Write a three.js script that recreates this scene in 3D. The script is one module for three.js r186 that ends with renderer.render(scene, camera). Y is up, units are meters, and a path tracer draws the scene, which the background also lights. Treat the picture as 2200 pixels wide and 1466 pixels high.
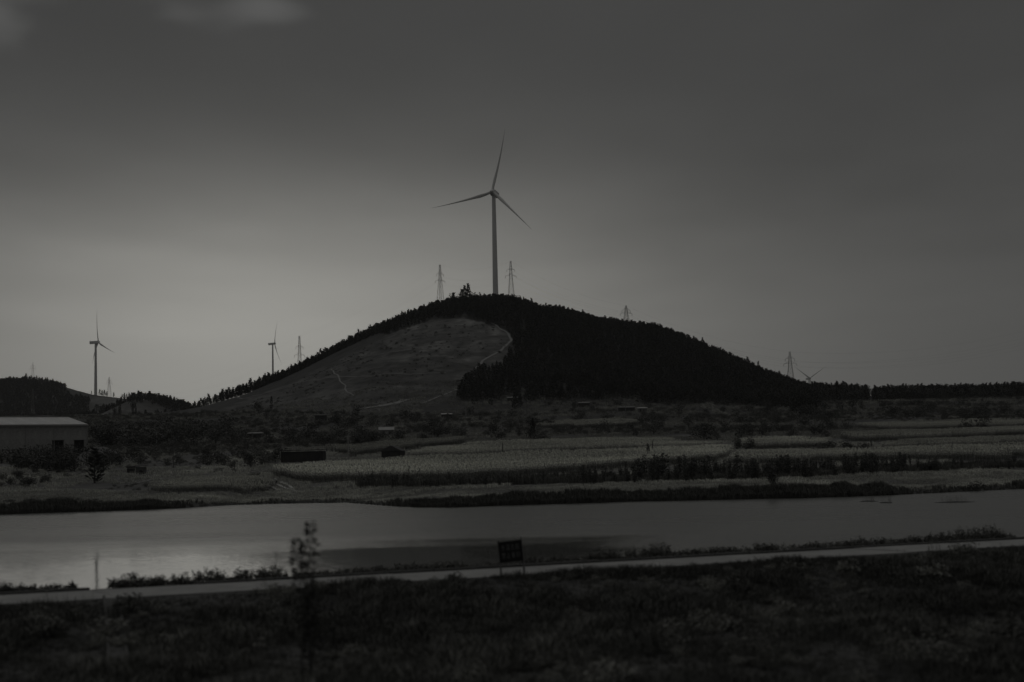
import * as THREE from 'three';
import { mergeGeometries } from 'three/addons/utils/BufferGeometryUtils.js';
import { MarchingCubes } from 'three/addons/objects/MarchingCubes.js';

// ---------------------------------------------------------------- camera, sky, sun, exposure
const scene = new THREE.Scene();
const F = 3500, CU = 1100, CV = 733, EYE = 6;                 // focal length and centre in photograph pixels, eye height over the water
const camera = new THREE.PerspectiveCamera(2 * Math.atan(733 / F) * 180 / Math.PI, 2200 / 1466, 0.5, 20000);
camera.rotation.order = 'YXZ';
camera.position.set(0, EYE, 0);
camera.rotation.set(Math.atan(259 / F), 0, -0.0192);
camera.focus = 500; camera.userData.fStop = 0.5;             // focused on the far shore, the near bank soft
camera.updateMatrixWorld(true);
const renderer = new THREE.WebGLRenderer({ antialias: true });
renderer.toneMapping = THREE.LinearToneMapping;
renderer.toneMappingExposure = 0.2;
renderer.shadowMap.enabled = true;

function rng(seed) { let a = seed >>> 0; return () => { a = (a + 0x6D2B79F5) | 0; let t = Math.imul(a ^ (a >>> 15), 1 | a); t = (t + Math.imul(t ^ (t >>> 7), 61 | t)) ^ t; return ((t ^ (t >>> 14)) >>> 0) / 4294967296; }; }
function hash(x, y) { let h = Math.imul(x, 374761393) ^ Math.imul(y, 668265263); h = Math.imul(h ^ (h >>> 13), 1274126177); return ((h ^ (h >>> 16)) >>> 0) / 4294967296; }
function noise(x, y) {
  const xi = Math.floor(x), yi = Math.floor(y); let fx = x - xi, fy = y - yi;
  fx = fx * fx * (3 - 2 * fx); fy = fy * fy * (3 - 2 * fy);
  const a = hash(xi, yi), b = hash(xi + 1, yi), c = hash(xi, yi + 1), d = hash(xi + 1, yi + 1);
  return a + (b - a) * fx + (c - a) * fy + (a - b - c + d) * fx * fy;
}
function fbm(x, y, o = 4) { let s = 0, a = 0.5, t = 0; for (let i = 0; i < o; i++) { s += a * noise(x, y); t += a; x = x * 2.03 + 17.1; y = y * 2.03 - 9.7; a *= 0.5; } return s / t; }
const clamp = (x, a, b) => Math.min(b, Math.max(a, x));
const smooth = (a, b, x) => { const t = clamp((x - a) / (b - a), 0, 1); return t * t * (3 - 2 * t); };
const lerp = (a, b, t) => a + (b - a) * t;
const RAD = Math.PI / 180;

// dusk sky: dim overcast, brighter towards the zenith as overcast skies are, with the afterglow low on the left
{
  const W = 2048, Hh = 1024, data = new Float32Array(W * Hh * 4);
  const azGlow = Math.atan2(-530, 3500), K = 5;
  for (let j = 0; j < Hh; j++) {
    const el = ((j + 0.5) / Hh - 0.5) * Math.PI, e = Math.max(el, 0) / RAD;
    for (let i = 0; i < W; i++) {
      const ang = ((i + 0.5) / W - 0.5) * 2 * Math.PI;          // atan2(z, x)
      let az = ang + Math.PI / 2;                               // 0 straight ahead (-z), positive to the right
      if (az > Math.PI) az -= 2 * Math.PI; if (az < -Math.PI) az += 2 * Math.PI;
      const d = (az - azGlow) / RAD;
      const gz = Math.exp(-((d / (d < 0 ? 12.4 : 13.4)) ** 2)) * 0.88 + 0.12 * Math.exp(-((d / 40) ** 2));
      const ge = Math.exp(-(((e - 4) / (e > 4 ? 5.15 : 7.5)) ** 2));
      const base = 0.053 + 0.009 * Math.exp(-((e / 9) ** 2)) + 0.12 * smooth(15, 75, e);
      const glow = 0.282 * gz * ge;
      // soft cloud structure, on a plane above
      const s = Math.sin(Math.max(el, 0.06)), cx = Math.cos(el) * Math.sin(az) / s, cz = Math.cos(el) * Math.cos(az) / s;
      const c1 = fbm(cx * 0.55 + 4.3, cz * 0.34 + 1.2, 4), c2 = fbm(cx * 1.9 + 9, cz * 0.9 + 3, 4), c3 = fbm(cx * 1.1 + 206.87, cz * 0.8 + 49.66, 5);
      const cl = 1 + smooth(2, 9, e) * ((c1 - 0.5) * 0.38 + (c2 - 0.5) * 0.18) + smooth(13, 16, e) * smooth(0.565, 0.66, c3) * 0.75;
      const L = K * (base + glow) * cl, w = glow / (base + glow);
      const o = (j * W + i) * 4;
      data[o] = L * (1 + 0.02 * w); data[o + 1] = L * (1 + 0.0 * w); data[o + 2] = L * (0.985 - 0.075 * w); data[o + 3] = 1;
    }
  }
  const t = new THREE.DataTexture(data, W, Hh, THREE.RGBAFormat, THREE.FloatType);
  t.mapping = THREE.EquirectangularReflectionMapping; t.magFilter = t.minFilter = THREE.LinearFilter; t.needsUpdate = true;
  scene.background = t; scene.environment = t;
}
const sun = new THREE.DirectionalLight(new THREE.Color(1, 0.95, 0.88), 0.02);
sun.position.set(-650, 420, -3500);
sun.castShadow = true; sun.shadow.radius = 30;
sun.shadow.camera.left = -1500; sun.shadow.camera.right = 1500; sun.shadow.camera.top = 800; sun.shadow.camera.bottom = -800; sun.shadow.camera.far = 9000;
sun.shadow.mapSize.set(4096, 4096);
scene.add(sun);
scene.fog = new THREE.FogExp2(new THREE.Color(0.8, 0.8, 0.78), 0.000055);

// ---------------------------------------------------------------- naming helpers
const taken = new Map();
function numbered(name) { const n = taken.get(name) ?? 0; taken.set(name, n + 1); return n ? `${name}_${String(n).padStart(3, '0')}` : name; }
function tag(o, label, category, group, kind) { o.userData = { ...o.userData, label, category }; if (group) o.userData.group = group; if (kind) o.userData.kind = kind; return o; }
function mesh(name, geometry, material, parent) { const m = new THREE.Mesh(geometry, material); m.name = name; m.castShadow = m.receiveShadow = true; parent?.add(m); return m; }
function thing(name, label, category, position, group) { const g = new THREE.Group(); g.name = numbered(name); g.position.copy(position); tag(g, label, category, group); scene.add(g); return g; }
function structure(name, geometry, material, label) { const m = mesh(numbered(name), geometry, material, scene); m.userData = { kind: 'structure', label }; return m; }
const grey = (l, r = 0.92, extra = {}) => new THREE.MeshStandardMaterial({ color: new THREE.Color().setRGB(l, l * 0.995, l * 0.965), roughness: r, ...extra });
const V = (x, y, z) => new THREE.Vector3(x, y, z);

// ---------------------------------------------------------------- survey: sight lines of the photograph to places on the land
const sight = (u, v) => V((u - CU) / F, (CV - v) / F, -1).applyQuaternion(camera.quaternion);
function at(u, v, D) { const r = sight(u, v); return r.multiplyScalar(D / -r.z).add(camera.position); }
const back = camera.quaternion.clone().invert(), tmp = V(0, 0, 0);
function seen(x, y, z) { tmp.set(x, y - EYE, z).applyQuaternion(back); return [CU - tmp.x / tmp.z * F, CV + tmp.y / tmp.z * F]; }
function table(points, x) { if (x <= points[0][0]) return points[0][1]; for (let i = 1; i < points.length; i++) if (x <= points[i][0]) { const [a, b] = points[i - 1], [c, d] = points[i]; return lerp(b, d, (x - a) / (c - a)); } return points[points.length - 1][1]; }

const SHORE = [[-400, 215], [-150, 222], [-72, 228], [-62, 235], [-51, 243], [-46, 256], [-38, 262], [-27, 260], [-20, 240], [-13, 225], [-8, 222], [-3, 224], [16, 231], [50, 236], [66, 250], [84, 266], [130, 290], [400, 330]];
const shore = (X) => table(SHORE, X) + (noise(X * 0.12, 3.3) - 0.5) * 3 + (noise(X * 0.5, 9.1) - 0.5) * 1.4;
const bankHeight = (X) => table([[-200, 0.8], [-60, 0.8], [-51, 0.7], [-46, 0.3], [-22, 0.3], [-12, 0.7], [2, 1.0], [50, 1.1], [62, 0.5], [80, 0.5], [88, 0.9], [200, 0.9]], X);
const PLAIN = [[220, 0.9], [260, 1.3], [300, 2.2], [350, 4.7], [400, 7.2], [450, 9.6], [520, 12.6], [600, 16], [700, 22], [800, 29], [900, 35.5], [1000, 40], [1150, 44], [1300, 40], [1600, 46], [2200, 52], [3500, 84], [5000, 60], [9000, 20]];
function hill(D0, wf, wb, points, floor) { return { D0, wf, wb, floor, line: points.map(([u, v]) => { const p = at(u, v, D0); return [p.x, p.y]; }) }; }
const MAIN = hill(1225, 410, 380, [[330, 912], [380, 898], [430, 896], [480, 879], [560, 849], [640, 814], [720, 771], [800, 731], [880, 696], [940, 676], [1000, 663], [1060, 658], [1100, 660], [1160, 681], [1200, 682], [1280, 706], [1340, 714], [1400, 720], [1460, 745], [1520, 772], [1600, 810], [1650, 838], [1690, 870], [1720, 886], [1780, 890], [1900, 930]]);
const LEFTHILL = hill(2350, 600, 500, [[-700, 880], [-400, 850], [-200, 840], [0, 835], [60, 822], [110, 825], [150, 836], [200, 848], [240, 853], [300, 860], [380, 882], [450, 905], [520, 940]]);
const KNOLL = hill(1600, 260, 250, [[200, 905], [240, 888], [270, 872], [300, 858], [340, 862], [380, 872], [410, 884], [440, 896], [500, 915]]);
const RIGHTRIDGE = hill(1060, 170, 200, [[1600, 905], [1690, 858], [1740, 846], [1800, 844], [1850, 852], [1873, 862], [1890, 852], [1930, 850], [2000, 850], [2100, 848], [2200, 842], [2400, 838], [2800, 850]]);
const FARHILL = hill(3240, 500, 500, [[380, 960], [470, 900], [540, 860], [590, 840], [650, 850], [760, 900], [850, 960]]);
const HILLS = [MAIN, LEFTHILL, KNOLL, RIGHTRIDGE, FARHILL];
function hillAt(h, X, D, base) {
  const top = table(h.line, X); if (top <= base) return 0;
  const rel = clamp((top - base) / 75, 0, 1), w = (D < h.D0 ? h.wf : h.wb) * (0.35 + 0.65 * Math.sqrt(rel)), t = Math.abs(D - h.D0) / w;
  return t >= 1 ? 0 : (top - base) * (0.5 + 0.5 * Math.cos(Math.PI * t));
}
const roadSide = (X, D) => (D - 69 - 0.556 * X) / 1.144;      // metres beyond the far edge of the dyke road
function ground(X, D) {
  const p = roadSide(X, D);
  if (p < 40) {
    const n = (fbm(X * 0.22, D * 0.22, 3) - 0.5);
    if (p <= -4.5) { const q = -4.5 - p; let y = 1.56 - 0.75 * smooth(0.5, 14, q) + n * 0.5 * smooth(0.3, 4, q); y = lerp(y, 3.4, smooth(20, 8, D)); return y; }
    if (p <= 0.4) return 1.52;
    return lerp(1.52, -2, smooth(1.2, 9, p));
  }
  const s = D - shore(X);
  if (s < 0) return -2 * smooth(0, -18, s) - 0.06;
  const wob = (fbm(X * 0.02 + 5, D * 0.02, 3) - 0.5);
  let y = table(PLAIN, D + wob * 24);
  const bh = bankHeight(X) + (noise(X * 0.3, D * 0.3) - 0.5) * 0.5;
  y = Math.min(y, lerp(bh, y, smooth(6, 55, s)));
  y = lerp(-0.06, y, smooth(-0.3, 4.5, s));
  if (D < 760) y += (fbm(X * 0.09, D * 0.09, 3) - 0.5) * 0.7 * smooth(2, 20, s);
  let up = 0; for (const h of HILLS) { const a = hillAt(h, X, D, y); if (a > up) up = a; }
  if (up > 0.5) up += (fbm(X * 0.012, D * 0.012, 4) - 0.5) * Math.min(up * 0.1, 4) + (fbm(X * 0.07, D * 0.07, 3) - 0.5) * Math.min(up * 0.1, 1.4);
  return y + up;
}
function hit(u, v, from = 75) { const r = sight(u, v); r.multiplyScalar(1 / -r.z); for (let D = from; D < 4000; D += D < 700 ? 0.5 : 1.5) { if (EYE + r.y * D <= ground(r.x * D, D)) return V(r.x * D, ground(r.x * D, D), -D); } return V(r.x * 1500, ground(r.x * 1500, 1500), -1500); }
function stand(u, D) { const r = sight(u, 950), X = r.x / -r.z * D; return V(X, ground(X, D), -D); }
function inside(poly, x, y) { let c = false; for (let i = 0, j = poly.length - 1; i < poly.length; j = i++) { const [xi, yi] = poly[i], [xj, yj] = poly[j]; if ((yi > y) !== (yj > y) && x < (xj - xi) * (y - yi) / (yj - yi) + xi) c = !c; } return c; }

// open grass face of the main hill, as an outline on its front
const BARE = [[395, 905], [440, 894], [500, 871], [560, 849], [640, 817], [700, 789], [760, 759], [830, 724], [880, 702], [940, 688], [1000, 684], [1050, 692], [1085, 712], [1103, 736], [1102, 765], [1085, 780], [1060, 792], [1030, 815], [1000, 830], [985, 858], [930, 872], [870, 872], [820, 885], [700, 896], [600, 910], [480, 915]];
const bare = (X, Y, D) => { const [u, v] = seen(X, Y, -D), j = fbm(X * 0.06 + 3, D * 0.06, 3) - 0.5, k = fbm(X * 0.05 + 33, D * 0.05, 3) - 0.5; return inside(BARE, u + j * 26, v + k * 16); };
const onMain = (X, D) => hillAt(MAIN, X, D, table(PLAIN, D)) > 1.2;

// ---------------------------------------------------------------- textures
function noiseTexture(size, fn, srgb) {
  const d = new Uint8Array(size * size * 4);
  for (let j = 0; j < size; j++) for (let i = 0; i < size; i++) { const v = clamp(fn(i / size, j / size, i, j), 0, 1) * 255, o = (j * size + i) * 4; d[o] = d[o + 1] = d[o + 2] = v; d[o + 3] = 255; }
  const t = new THREE.DataTexture(d, size, size); t.wrapS = t.wrapT = THREE.RepeatWrapping; t.magFilter = THREE.LinearFilter; t.minFilter = THREE.LinearMipmapLinearFilter; t.generateMipmaps = true; if (srgb) t.colorSpace = THREE.SRGBColorSpace; t.needsUpdate = true; return t;
}
const wrapNoise = (x, y, n, o) => { let s = 0, a = 0.5, t = 0; for (let k = 0; k < o; k++) { const X = x * n, Y = y * n, xi = Math.floor(X), yi = Math.floor(Y); let fx = X - xi, fy = Y - yi; fx = fx * fx * (3 - 2 * fx); fy = fy * fy * (3 - 2 * fy); const h = (i, j) => hash(((i % n) + n) % n + 31 * k, ((j % n) + n) % n + 57 * k); s += a * lerp(lerp(h(xi, yi), h(xi + 1, yi), fx), lerp(h(xi, yi + 1), h(xi + 1, yi + 1), fx), fy); t += a; a *= 0.6; n *= 2; } return s / t; };
const mottled = noiseTexture(512, (x, y) => 0.62 + (wrapNoise(x, y, 8, 6) - 0.5) * 1.15);
const concreteTex = noiseTexture(512, (x, y) => 0.8 + (wrapNoise(x, y, 6, 6) - 0.5) * 0.55);

// ---------------------------------------------------------------- land
{
  const Ds = []; for (let d = 6; d < 70; d += 1) Ds.push(d); for (let d = 70; d < 210; d += 3) Ds.push(d); for (let d = 210; d < 300; d += 0.9) Ds.push(d); for (let d = 300; d < 700; d += 3) Ds.push(d); for (let d = 700; d < 1300; d += 3.6) Ds.push(d); for (let d = 1300; d < 2500; d += 14) Ds.push(d); for (let d = 2500; d < 4600; d *= 1.03) Ds.push(d);
  const Ts = []; for (let t = -1.6; t < -0.42; t += 0.04) Ts.push(t); for (let t = -0.42; t <= 0.42; t += 0.0021) Ts.push(t); for (let t = 0.44; t <= 1.6; t += 0.04) Ts.push(t);
  const n = Ts.length, m = Ds.length, pos = new Float32Array(n * m * 3), col = new Float32Array(n * m * 3), uv = new Float32Array(n * m * 2), idx = [];
  for (let j = 0; j < m; j++) for (let i = 0; i < n; i++) {
    const D = Ds[j], X = Ts[i] * D, y = ground(X, D), k = j * n + i;
    pos.set([X, y, -D], k * 3); uv.set([X / 43, D / 31], k * 2);
    let c;
    const f1 = fbm(X * 0.05 + 3, D * 0.05, 4), f2 = fbm(X * 0.4, D * 0.4, 3), s = D - shore(X), p = roadSide(X, D);
    if (p < 40) c = 0.05 + 0.04 * f1;
    else if (s < 0) c = 0.05;
    else if (s < 5) c = lerp(0.09, 0.06, f2);
    else if (D < 720) c = lerp(0.12, 0.05, smooth(430, 560, D)) + 0.09 * f1 * f1 + 0.03 * f2;
    else {
      c = 0.03 + 0.05 * f1;
      if (onMain(X, D) && D < 1240) {
        const [u, v] = seen(X, y, -D);
        if (bare(X, y, D)) {
          const streak = fbm(X * 0.03 + y * 0.02, y * 0.35, 4), st2 = fbm(X * 0.16, y * 0.9 + 8, 3);
          c = 0.02 + 0.16 * streak + 0.11 * (st2 - 0.4) + 0.05 * (fbm(X * 0.011 + 2, y * 0.03, 3) - 0.5);
          const stony = smooth(0.60, 0.78, fbm(X * 0.09 + 20, y * 0.22, 3)) * (v < 780 ? 1 : 0.35); c += 0.1 * stony;
        } else c = 0.05;
      } else if (D > 1500) { c = 0.06 + 0.12 * smooth(0.45, 0.65, fbm(X * 0.006 + 1, D * 0.004, 4)); }
    }
    col.set([c, c * 0.995, c * 0.95], k * 3);
    if (i && j) { const a = k - n - 1, b = k - n, e = k - 1; idx.push(a, b, e, b, k, e); }
  }
  const g = new THREE.BufferGeometry(); g.setAttribute('position', new THREE.BufferAttribute(pos, 3)); g.setAttribute('color', new THREE.BufferAttribute(col, 3)); g.setAttribute('uv', new THREE.BufferAttribute(uv, 2)); g.setIndex(idx); g.computeVertexNormals();
  structure('terrain', g, new THREE.MeshStandardMaterial({ vertexColors: true, map: mottled, bumpMap: mottled, bumpScale: 0.18, roughness: 0.97 }), 'rising plain and hills from the lake shore to the horizon');
  const e = new THREE.PlaneGeometry(400, 160, 40, 30); e.rotateX(-Math.PI / 2); e.translate(0, 0, 73); const ep = e.attributes.position; for (let i = 0; i < ep.count; i++) ep.setY(i, 3.38 + 0.1 * noise(ep.getX(i) * 0.2, ep.getZ(i) * 0.2));
  e.computeVertexNormals(); structure('embankment', e, grey(0.08, 0.97), 'railway embankment ground under and behind the viewer');
}
// hill tracks: narrow worn paths over the grass face
function track(name, pts, width, material, label, lift = 0.22, from = 700) {
  const ps = []; for (let i = 1; i < pts.length; i++) { const a = hit(...pts[i - 1], from), b = hit(...pts[i], from), n = Math.max(2, Math.ceil(a.distanceTo(b) / 2.5)); for (let k = i > 1 ? 1 : 0; k <= n; k++) ps.push(a.clone().lerp(b, k / n)); }
  const pos = [], idx = [];
  ps.forEach((q, i) => { const d = ps[Math.min(i + 1, ps.length - 1)].clone().sub(ps[Math.max(i - 1, 0)]); d.y = 0; d.normalize(); const w = width * (0.7 + 0.6 * noise(i * 0.7, width * 9)); for (const s of [-0.5, 0.5]) { const x = q.x - d.z * w * s + (noise(i * 0.2, 4) - 0.5) * 2, z = q.z + d.x * w * s; pos.push(x, ground(x, -z) + lift, z); } if (i) idx.push(2 * i - 2, 2 * i, 2 * i - 1, 2 * i - 1, 2 * i, 2 * i + 1); });
  const g = new THREE.BufferGeometry(); g.setAttribute('position', new THREE.Float32BufferAttribute(pos, 3)); g.setIndex(idx); g.computeVertexNormals();
  structure(name, g, material, label);
}
const dirt = grey(0.22, 0.95), dirtDark = grey(0.15, 0.95);
track('hill_track', [[1048, 692], [1085, 713], [1100, 734], [1078, 752], [1050, 770], [1022, 790], [1005, 808], [998, 822], [985, 836], [950, 852], [905, 868]], 1.6, dirt, 'pale footpath along the right edge of the grass hill face');
track('hill_track', [[430, 872], [520, 858], [600, 838], [660, 820], [715, 812], [800, 810], [880, 806], [960, 803]], 1.3, dirtDark, 'faint footpath across the lower grass hill face');
track('hill_track', [[712, 794], [722, 806], [734, 822], [745, 838], [756, 852]], 0.8, dirt, 'short pale path dropping down the hill face');
track('hill_track', [[712, 794], [740, 782], [790, 765], [850, 757], [930, 752], [1010, 752]], 1.1, dirtDark, 'faint footpath across the upper grass hill face');
track('hill_track', [[770, 880], [815, 874], [850, 868], [868, 860]], 5, dirt, 'wide dirt lane at the foot of the grass hill face');

for (const [pts, lab] of [[[[560, 1037], [580, 1046], [600, 1056]], 'left pale furrow of the lakeside garden plot'], [[[596, 1041], [612, 1050], [634, 1056]], 'middle pale furrow of the lakeside garden plot'], [[[606, 1036], [620, 1044], [628, 1052]], 'right pale furrow of the lakeside garden plot']]) track('garden_furrow', pts, 0.7, grey(0.42, 0.95), lab, 0.12, 240);
track('footpath', [[330, 1032], [300, 1038], [265, 1044]], 1.2, grey(0.2, 0.95), 'pale footpath beside the left corn plot', 0.12, 240);

// ---------------------------------------------------------------- water
{
  const N = 2048, SX = 220, SD = 220, data = new Uint8Array(N * N * 4), rough = new Float32Array(512 * 512), r = rng(77), waves = [];
  for (let k = 0; k < 44; k++) { const lam = 0.42 * Math.pow(3.2, r() ** 1.6), th = (r() - 0.5) * 2.2 + 1.25, kx = Math.round(SX / lam * Math.cos(th)), ky = Math.round(SD / lam * Math.sin(th)); waves.push([kx, ky, r() * 7, (0.5 + r()) * Math.pow(lam, 0.15)]); }
  const norm = Math.sqrt(2 / waves.reduce((s, w) => s + w[3] * w[3], 0));
  for (const w of waves) { const l = Math.hypot(w[0], w[1]); w.push(w[3] * norm * w[0] / l, w[3] * norm * w[1] / l); }
  const T = 4096, lut = new Float32Array(T); for (let i = 0; i < T; i++) lut[i] = Math.cos(i / T * 2 * Math.PI);
  for (let j = 0; j < N; j++) for (let i = 0; i < N; i++) {
    let sx = 0, sy = 0; for (const w of waves) { const c = lut[((w[0] * i + w[1] * j) * 2 + w[2] * 652 | 0) & 4095]; sx += c * w[4]; sy += c * w[5]; }
    const X = (i / N - 0.5) * SX, D = 70 + j / N * SD;
    const wind = fbm(X * 0.05, D * 0.08, 3) - 0.5, ruffled = Math.max(smooth(116, 150, D + wind * 30 - X * 0.1), smooth(3, 17, X + wind * 10)), gust = 0.75 + 0.5 * fbm(X * 0.03 + 7, D * 0.11, 3);
    rough[(j >> 2) * 512 + (i >> 2)] = lerp(0.06, 0.245, ruffled) * (0.9 + 0.2 * gust);
    const amp = lerp(0.0035, 0.033, ruffled) * gust * 1.3, o = (j * N + i) * 4, nx = -sx * amp, ny = -sy * amp, l = 1 / Math.hypot(nx, ny, 1);
    data[o] = 127.5 + 127.5 * nx * l; data[o + 1] = 127.5 + 127.5 * ny * l; data[o + 2] = 127.5 + 127.5 * l; data[o + 3] = 255;
  }
  const t = new THREE.DataTexture(data, N, N); t.wrapS = t.wrapT = THREE.RepeatWrapping; t.magFilter = THREE.LinearFilter; t.minFilter = THREE.LinearMipmapLinearFilter; t.generateMipmaps = true; t.needsUpdate = true;
  const rt = noiseTexture(512, (x, y, i, j) => rough[j * 512 + i]);
  const g = new THREE.PlaneGeometry(1400, 400, 1, 1); g.rotateX(-Math.PI / 2); g.translate(0, 0, -240);
  const p = g.attributes.position, uv = g.attributes.uv; for (let i = 0; i < p.count; i++) uv.setXY(i, p.getX(i) / SX + 0.5, (-p.getZ(i) - 70) / SD);
  structure('water', g, new THREE.MeshPhysicalMaterial({ color: new THREE.Color().setRGB(0.085, 0.086, 0.08), roughness: 1, roughnessMap: rt, ior: 1.33, normalMap: t }), 'wide grey lake, rippled far out and calm near the dyke');
}

// ---------------------------------------------------------------- dyke road
const roadDir = V(1, 0, -0.556).normalize(), roadOut = V(0.556, 0, 1).normalize().multiplyScalar(-1);  // along, and towards the water
const roadPoint = (along, across, y = 1.6) => V(0, y, -69).addScaledVector(roadDir, along).addScaledVector(roadOut, across);
function roadStrip(a0, a1, y0, y1, s0, s1) {
  const g = new THREE.BoxGeometry(s1 - s0, y1 - y0, a1 - a0); g.translate((s0 + s1) / 2, (y0 + y1) / 2, -(a0 + a1) / 2);
  const m = new THREE.Matrix4().makeBasis(roadDir, V(0, 1, 0), roadOut.clone().negate()); g.applyMatrix4(m); g.translate(0, 0, -69);
  const p = g.attributes.position, uv = g.attributes.uv; for (let i = 0; i < p.count; i++) uv.setXY(i, p.getX(i) / 4, p.getZ(i) / 4);
  return g;
}
{
  const cm = grey(0.34, 0.9, { map: concreteTex, bumpMap: concreteTex, bumpScale: 0.01 }), km = grey(0.1, 0.9, { map: concreteTex });  // kerb stones share the concrete texture in a much darker tone than the slabs
  const road = new THREE.Group(); road.name = numbered('dyke_road'); road.userData = { kind: 'structure', label: 'pale concrete road along the top of the dyke' }; scene.add(road);
  for (let i = -14; i < 24; i++) { const dy = (hash(i, 5) - 0.5) * 0.02; mesh('slab', roadStrip(-4.5, -0.35, 1.3, 1.6 + dy, i * 6 + 0.02, i * 6 + 5.98), cm, road); }
  const kerb = new THREE.Group(); kerb.name = numbered('road_kerb'); kerb.userData = { kind: 'structure', label: 'dark kerb along the water side of the dyke road' }; scene.add(kerb);
  for (let i = -42; i < 72; i++) { if (i > -9.2 && i < -7) continue; mesh('kerb_stone', roadStrip(-0.33, -0.05, 1.3, 1.69 + (hash(i, 8) - 0.5) * 0.02, i * 2 + 0.015, i * 2 + 1.985), km, kerb); }
}

// ---------------------------------------------------------------- foliage geometry
class Soup {
  constructor() { this.p = []; this.c = []; }
  tri(a, b, c, l = 1) { this.p.push(a.x, a.y, a.z, b.x, b.y, b.z, c.x, c.y, c.z); for (let i = 0; i < 3; i++) this.c.push(l, l, l * 0.97); }
  leaf(base, dir, side, len, wid, l) { const m = base.clone().addScaledVector(dir, len * 0.45), t = base.clone().addScaledVector(dir, len), a = m.clone().addScaledVector(side, wid / 2), b = m.clone().addScaledVector(side, -wid / 2); this.tri(base, a, t, l); this.tri(base, t, b, l); }
  bar(a, b, r0, r1, n = 4, l) { const d = b.clone().sub(a).normalize(), s = Math.abs(d.y) > 0.9 ? V(1, 0, 0) : V(0, 1, 0), x = d.clone().cross(s).normalize(), y = d.clone().cross(x); const ring = (c, r) => Array.from({ length: n }, (_, i) => { const t = (i + 0.5) / n * 2 * Math.PI; return c.clone().addScaledVector(x, r * Math.cos(t)).addScaledVector(y, r * Math.sin(t)); }); const A = ring(a, r0), B = ring(b, r1); for (let i = 0; i < n; i++) { const k = (i + 1) % n; this.tri(A[i], B[i], A[k], l); this.tri(A[k], B[i], B[k], l); } for (let i = 1; i < n - 1; i++) { this.tri(A[0], A[i], A[i + 1], l); this.tri(B[0], B[i + 1], B[i], l); } return this; }
  build() { const g = new THREE.BufferGeometry(); g.setAttribute('position', new THREE.Float32BufferAttribute(this.p, 3)); g.setAttribute('color', new THREE.Float32BufferAttribute(this.c, 3)); g.computeVertexNormals(); return g; }
}
const randDir = (r) => { const z = r() * 2 - 1, a = r() * 2 * Math.PI, s = Math.sqrt(1 - z * z); return V(s * Math.cos(a), z, s * Math.sin(a)); };
function conifer(seed, n, fat, blunt) {           // one metre high
  const r = rng(seed), s = new Soup(), lean = (r() - 0.5) * 0.08;
  for (let i = 0; i < n; i++) {
    const t = 0.06 + 0.94 * Math.pow(r(), 0.85), a = r() * 2 * Math.PI, lump = 0.75 + 0.5 * noise(a * 1.3 + seed, t * 7 + seed);
    const R = fat * Math.pow(1 - t, blunt) * Math.min(1, t * 5 + 0.3) * lump, q = R * (0.35 + 0.65 * r());
    const c = V(Math.cos(a) * q + lean * t, t, Math.sin(a) * q), d = V(Math.cos(a), 0.35 + r() * 0.8, Math.sin(a)).normalize(), side = d.clone().cross(randDir(r)).normalize();
    s.leaf(c.addScaledVector(d, -0.05), d, side, 0.1 + 0.07 * r(), 0.05 + 0.035 * r(), 0.8 + 0.4 * r());
  }
  return s.build();
}
function bushy(seed, n, lumps, leafSize, wide = 1) {         // one metre high and about `wide` across
  const r = rng(seed), s = new Soup(), L = [];
  for (let i = 0; i < lumps; i++) { const a = r() * 6.28, q = Math.sqrt(r()) * 0.3 * wide, h = 0.16 + 0.58 * r(); L.push([V(Math.cos(a) * q, h, Math.sin(a) * q), 0.16 + 0.14 * r()]); }
  for (let i = 0; i < n; i++) {
    const [c, R] = L[Math.floor(r() * lumps)], d = randDir(r), rad = R * (0.55 + 0.5 * r()), p = c.clone().add(V(d.x * rad * wide, d.y * rad, d.z * rad * wide)); if (p.y < 0.03) p.y = 0.03 + r() * 0.1;
    const dir = d.clone().multiplyScalar(0.6).add(randDir(r)).normalize(), side = dir.clone().cross(randDir(r)).normalize();
    s.leaf(p, dir, side, leafSize * (0.7 + 0.7 * r()), leafSize * (0.4 + 0.35 * r()), 0.7 + 0.6 * r());
  }
  return s.build();
}
function shooty(seed, stems, perStem, leafSize, spread) {     // upright sapling, one metre high: [stems, leaves]
  const r = rng(seed), w = new Soup(), s = new Soup();
  for (let k = 0; k < stems; k++) {
    const a = r() * 6.28, h = 0.55 + 0.45 * r() * (k ? 1 : 0) + (k ? 0 : 0.45), q = spread * (0.2 + 0.8 * r()) * (k ? 1 : 0.1), base = V((r() - 0.5) * 0.04, 0, (r() - 0.5) * 0.04), tip = V(Math.cos(a) * q, h, Math.sin(a) * q), mid = base.clone().lerp(tip, 0.5).add(V((r() - 0.5) * 0.05, 0, (r() - 0.5) * 0.05));
    w.bar(base, mid, 0.011, 0.008, 3); w.bar(mid, tip, 0.008, 0.003, 3);
    for (let i = 0; i < perStem; i++) {
      const t = 0.16 + 0.84 * r(), p = t < 0.5 ? base.clone().lerp(mid, t * 2) : mid.clone().lerp(tip, t * 2 - 1), d = randDir(r); d.y = Math.abs(d.y) * 0.7 + 0.1; d.normalize();
      p.addScaledVector(d, spread * 0.55 * r() * (1.1 - t)); const side = d.clone().cross(randDir(r)).normalize();
      s.leaf(p, d, side, leafSize * (0.7 + 0.7 * r()), leafSize * (0.35 + 0.3 * r()), 0.7 + 0.6 * r());
    }
  }
  return [w.build(), s.build()];
}
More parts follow.
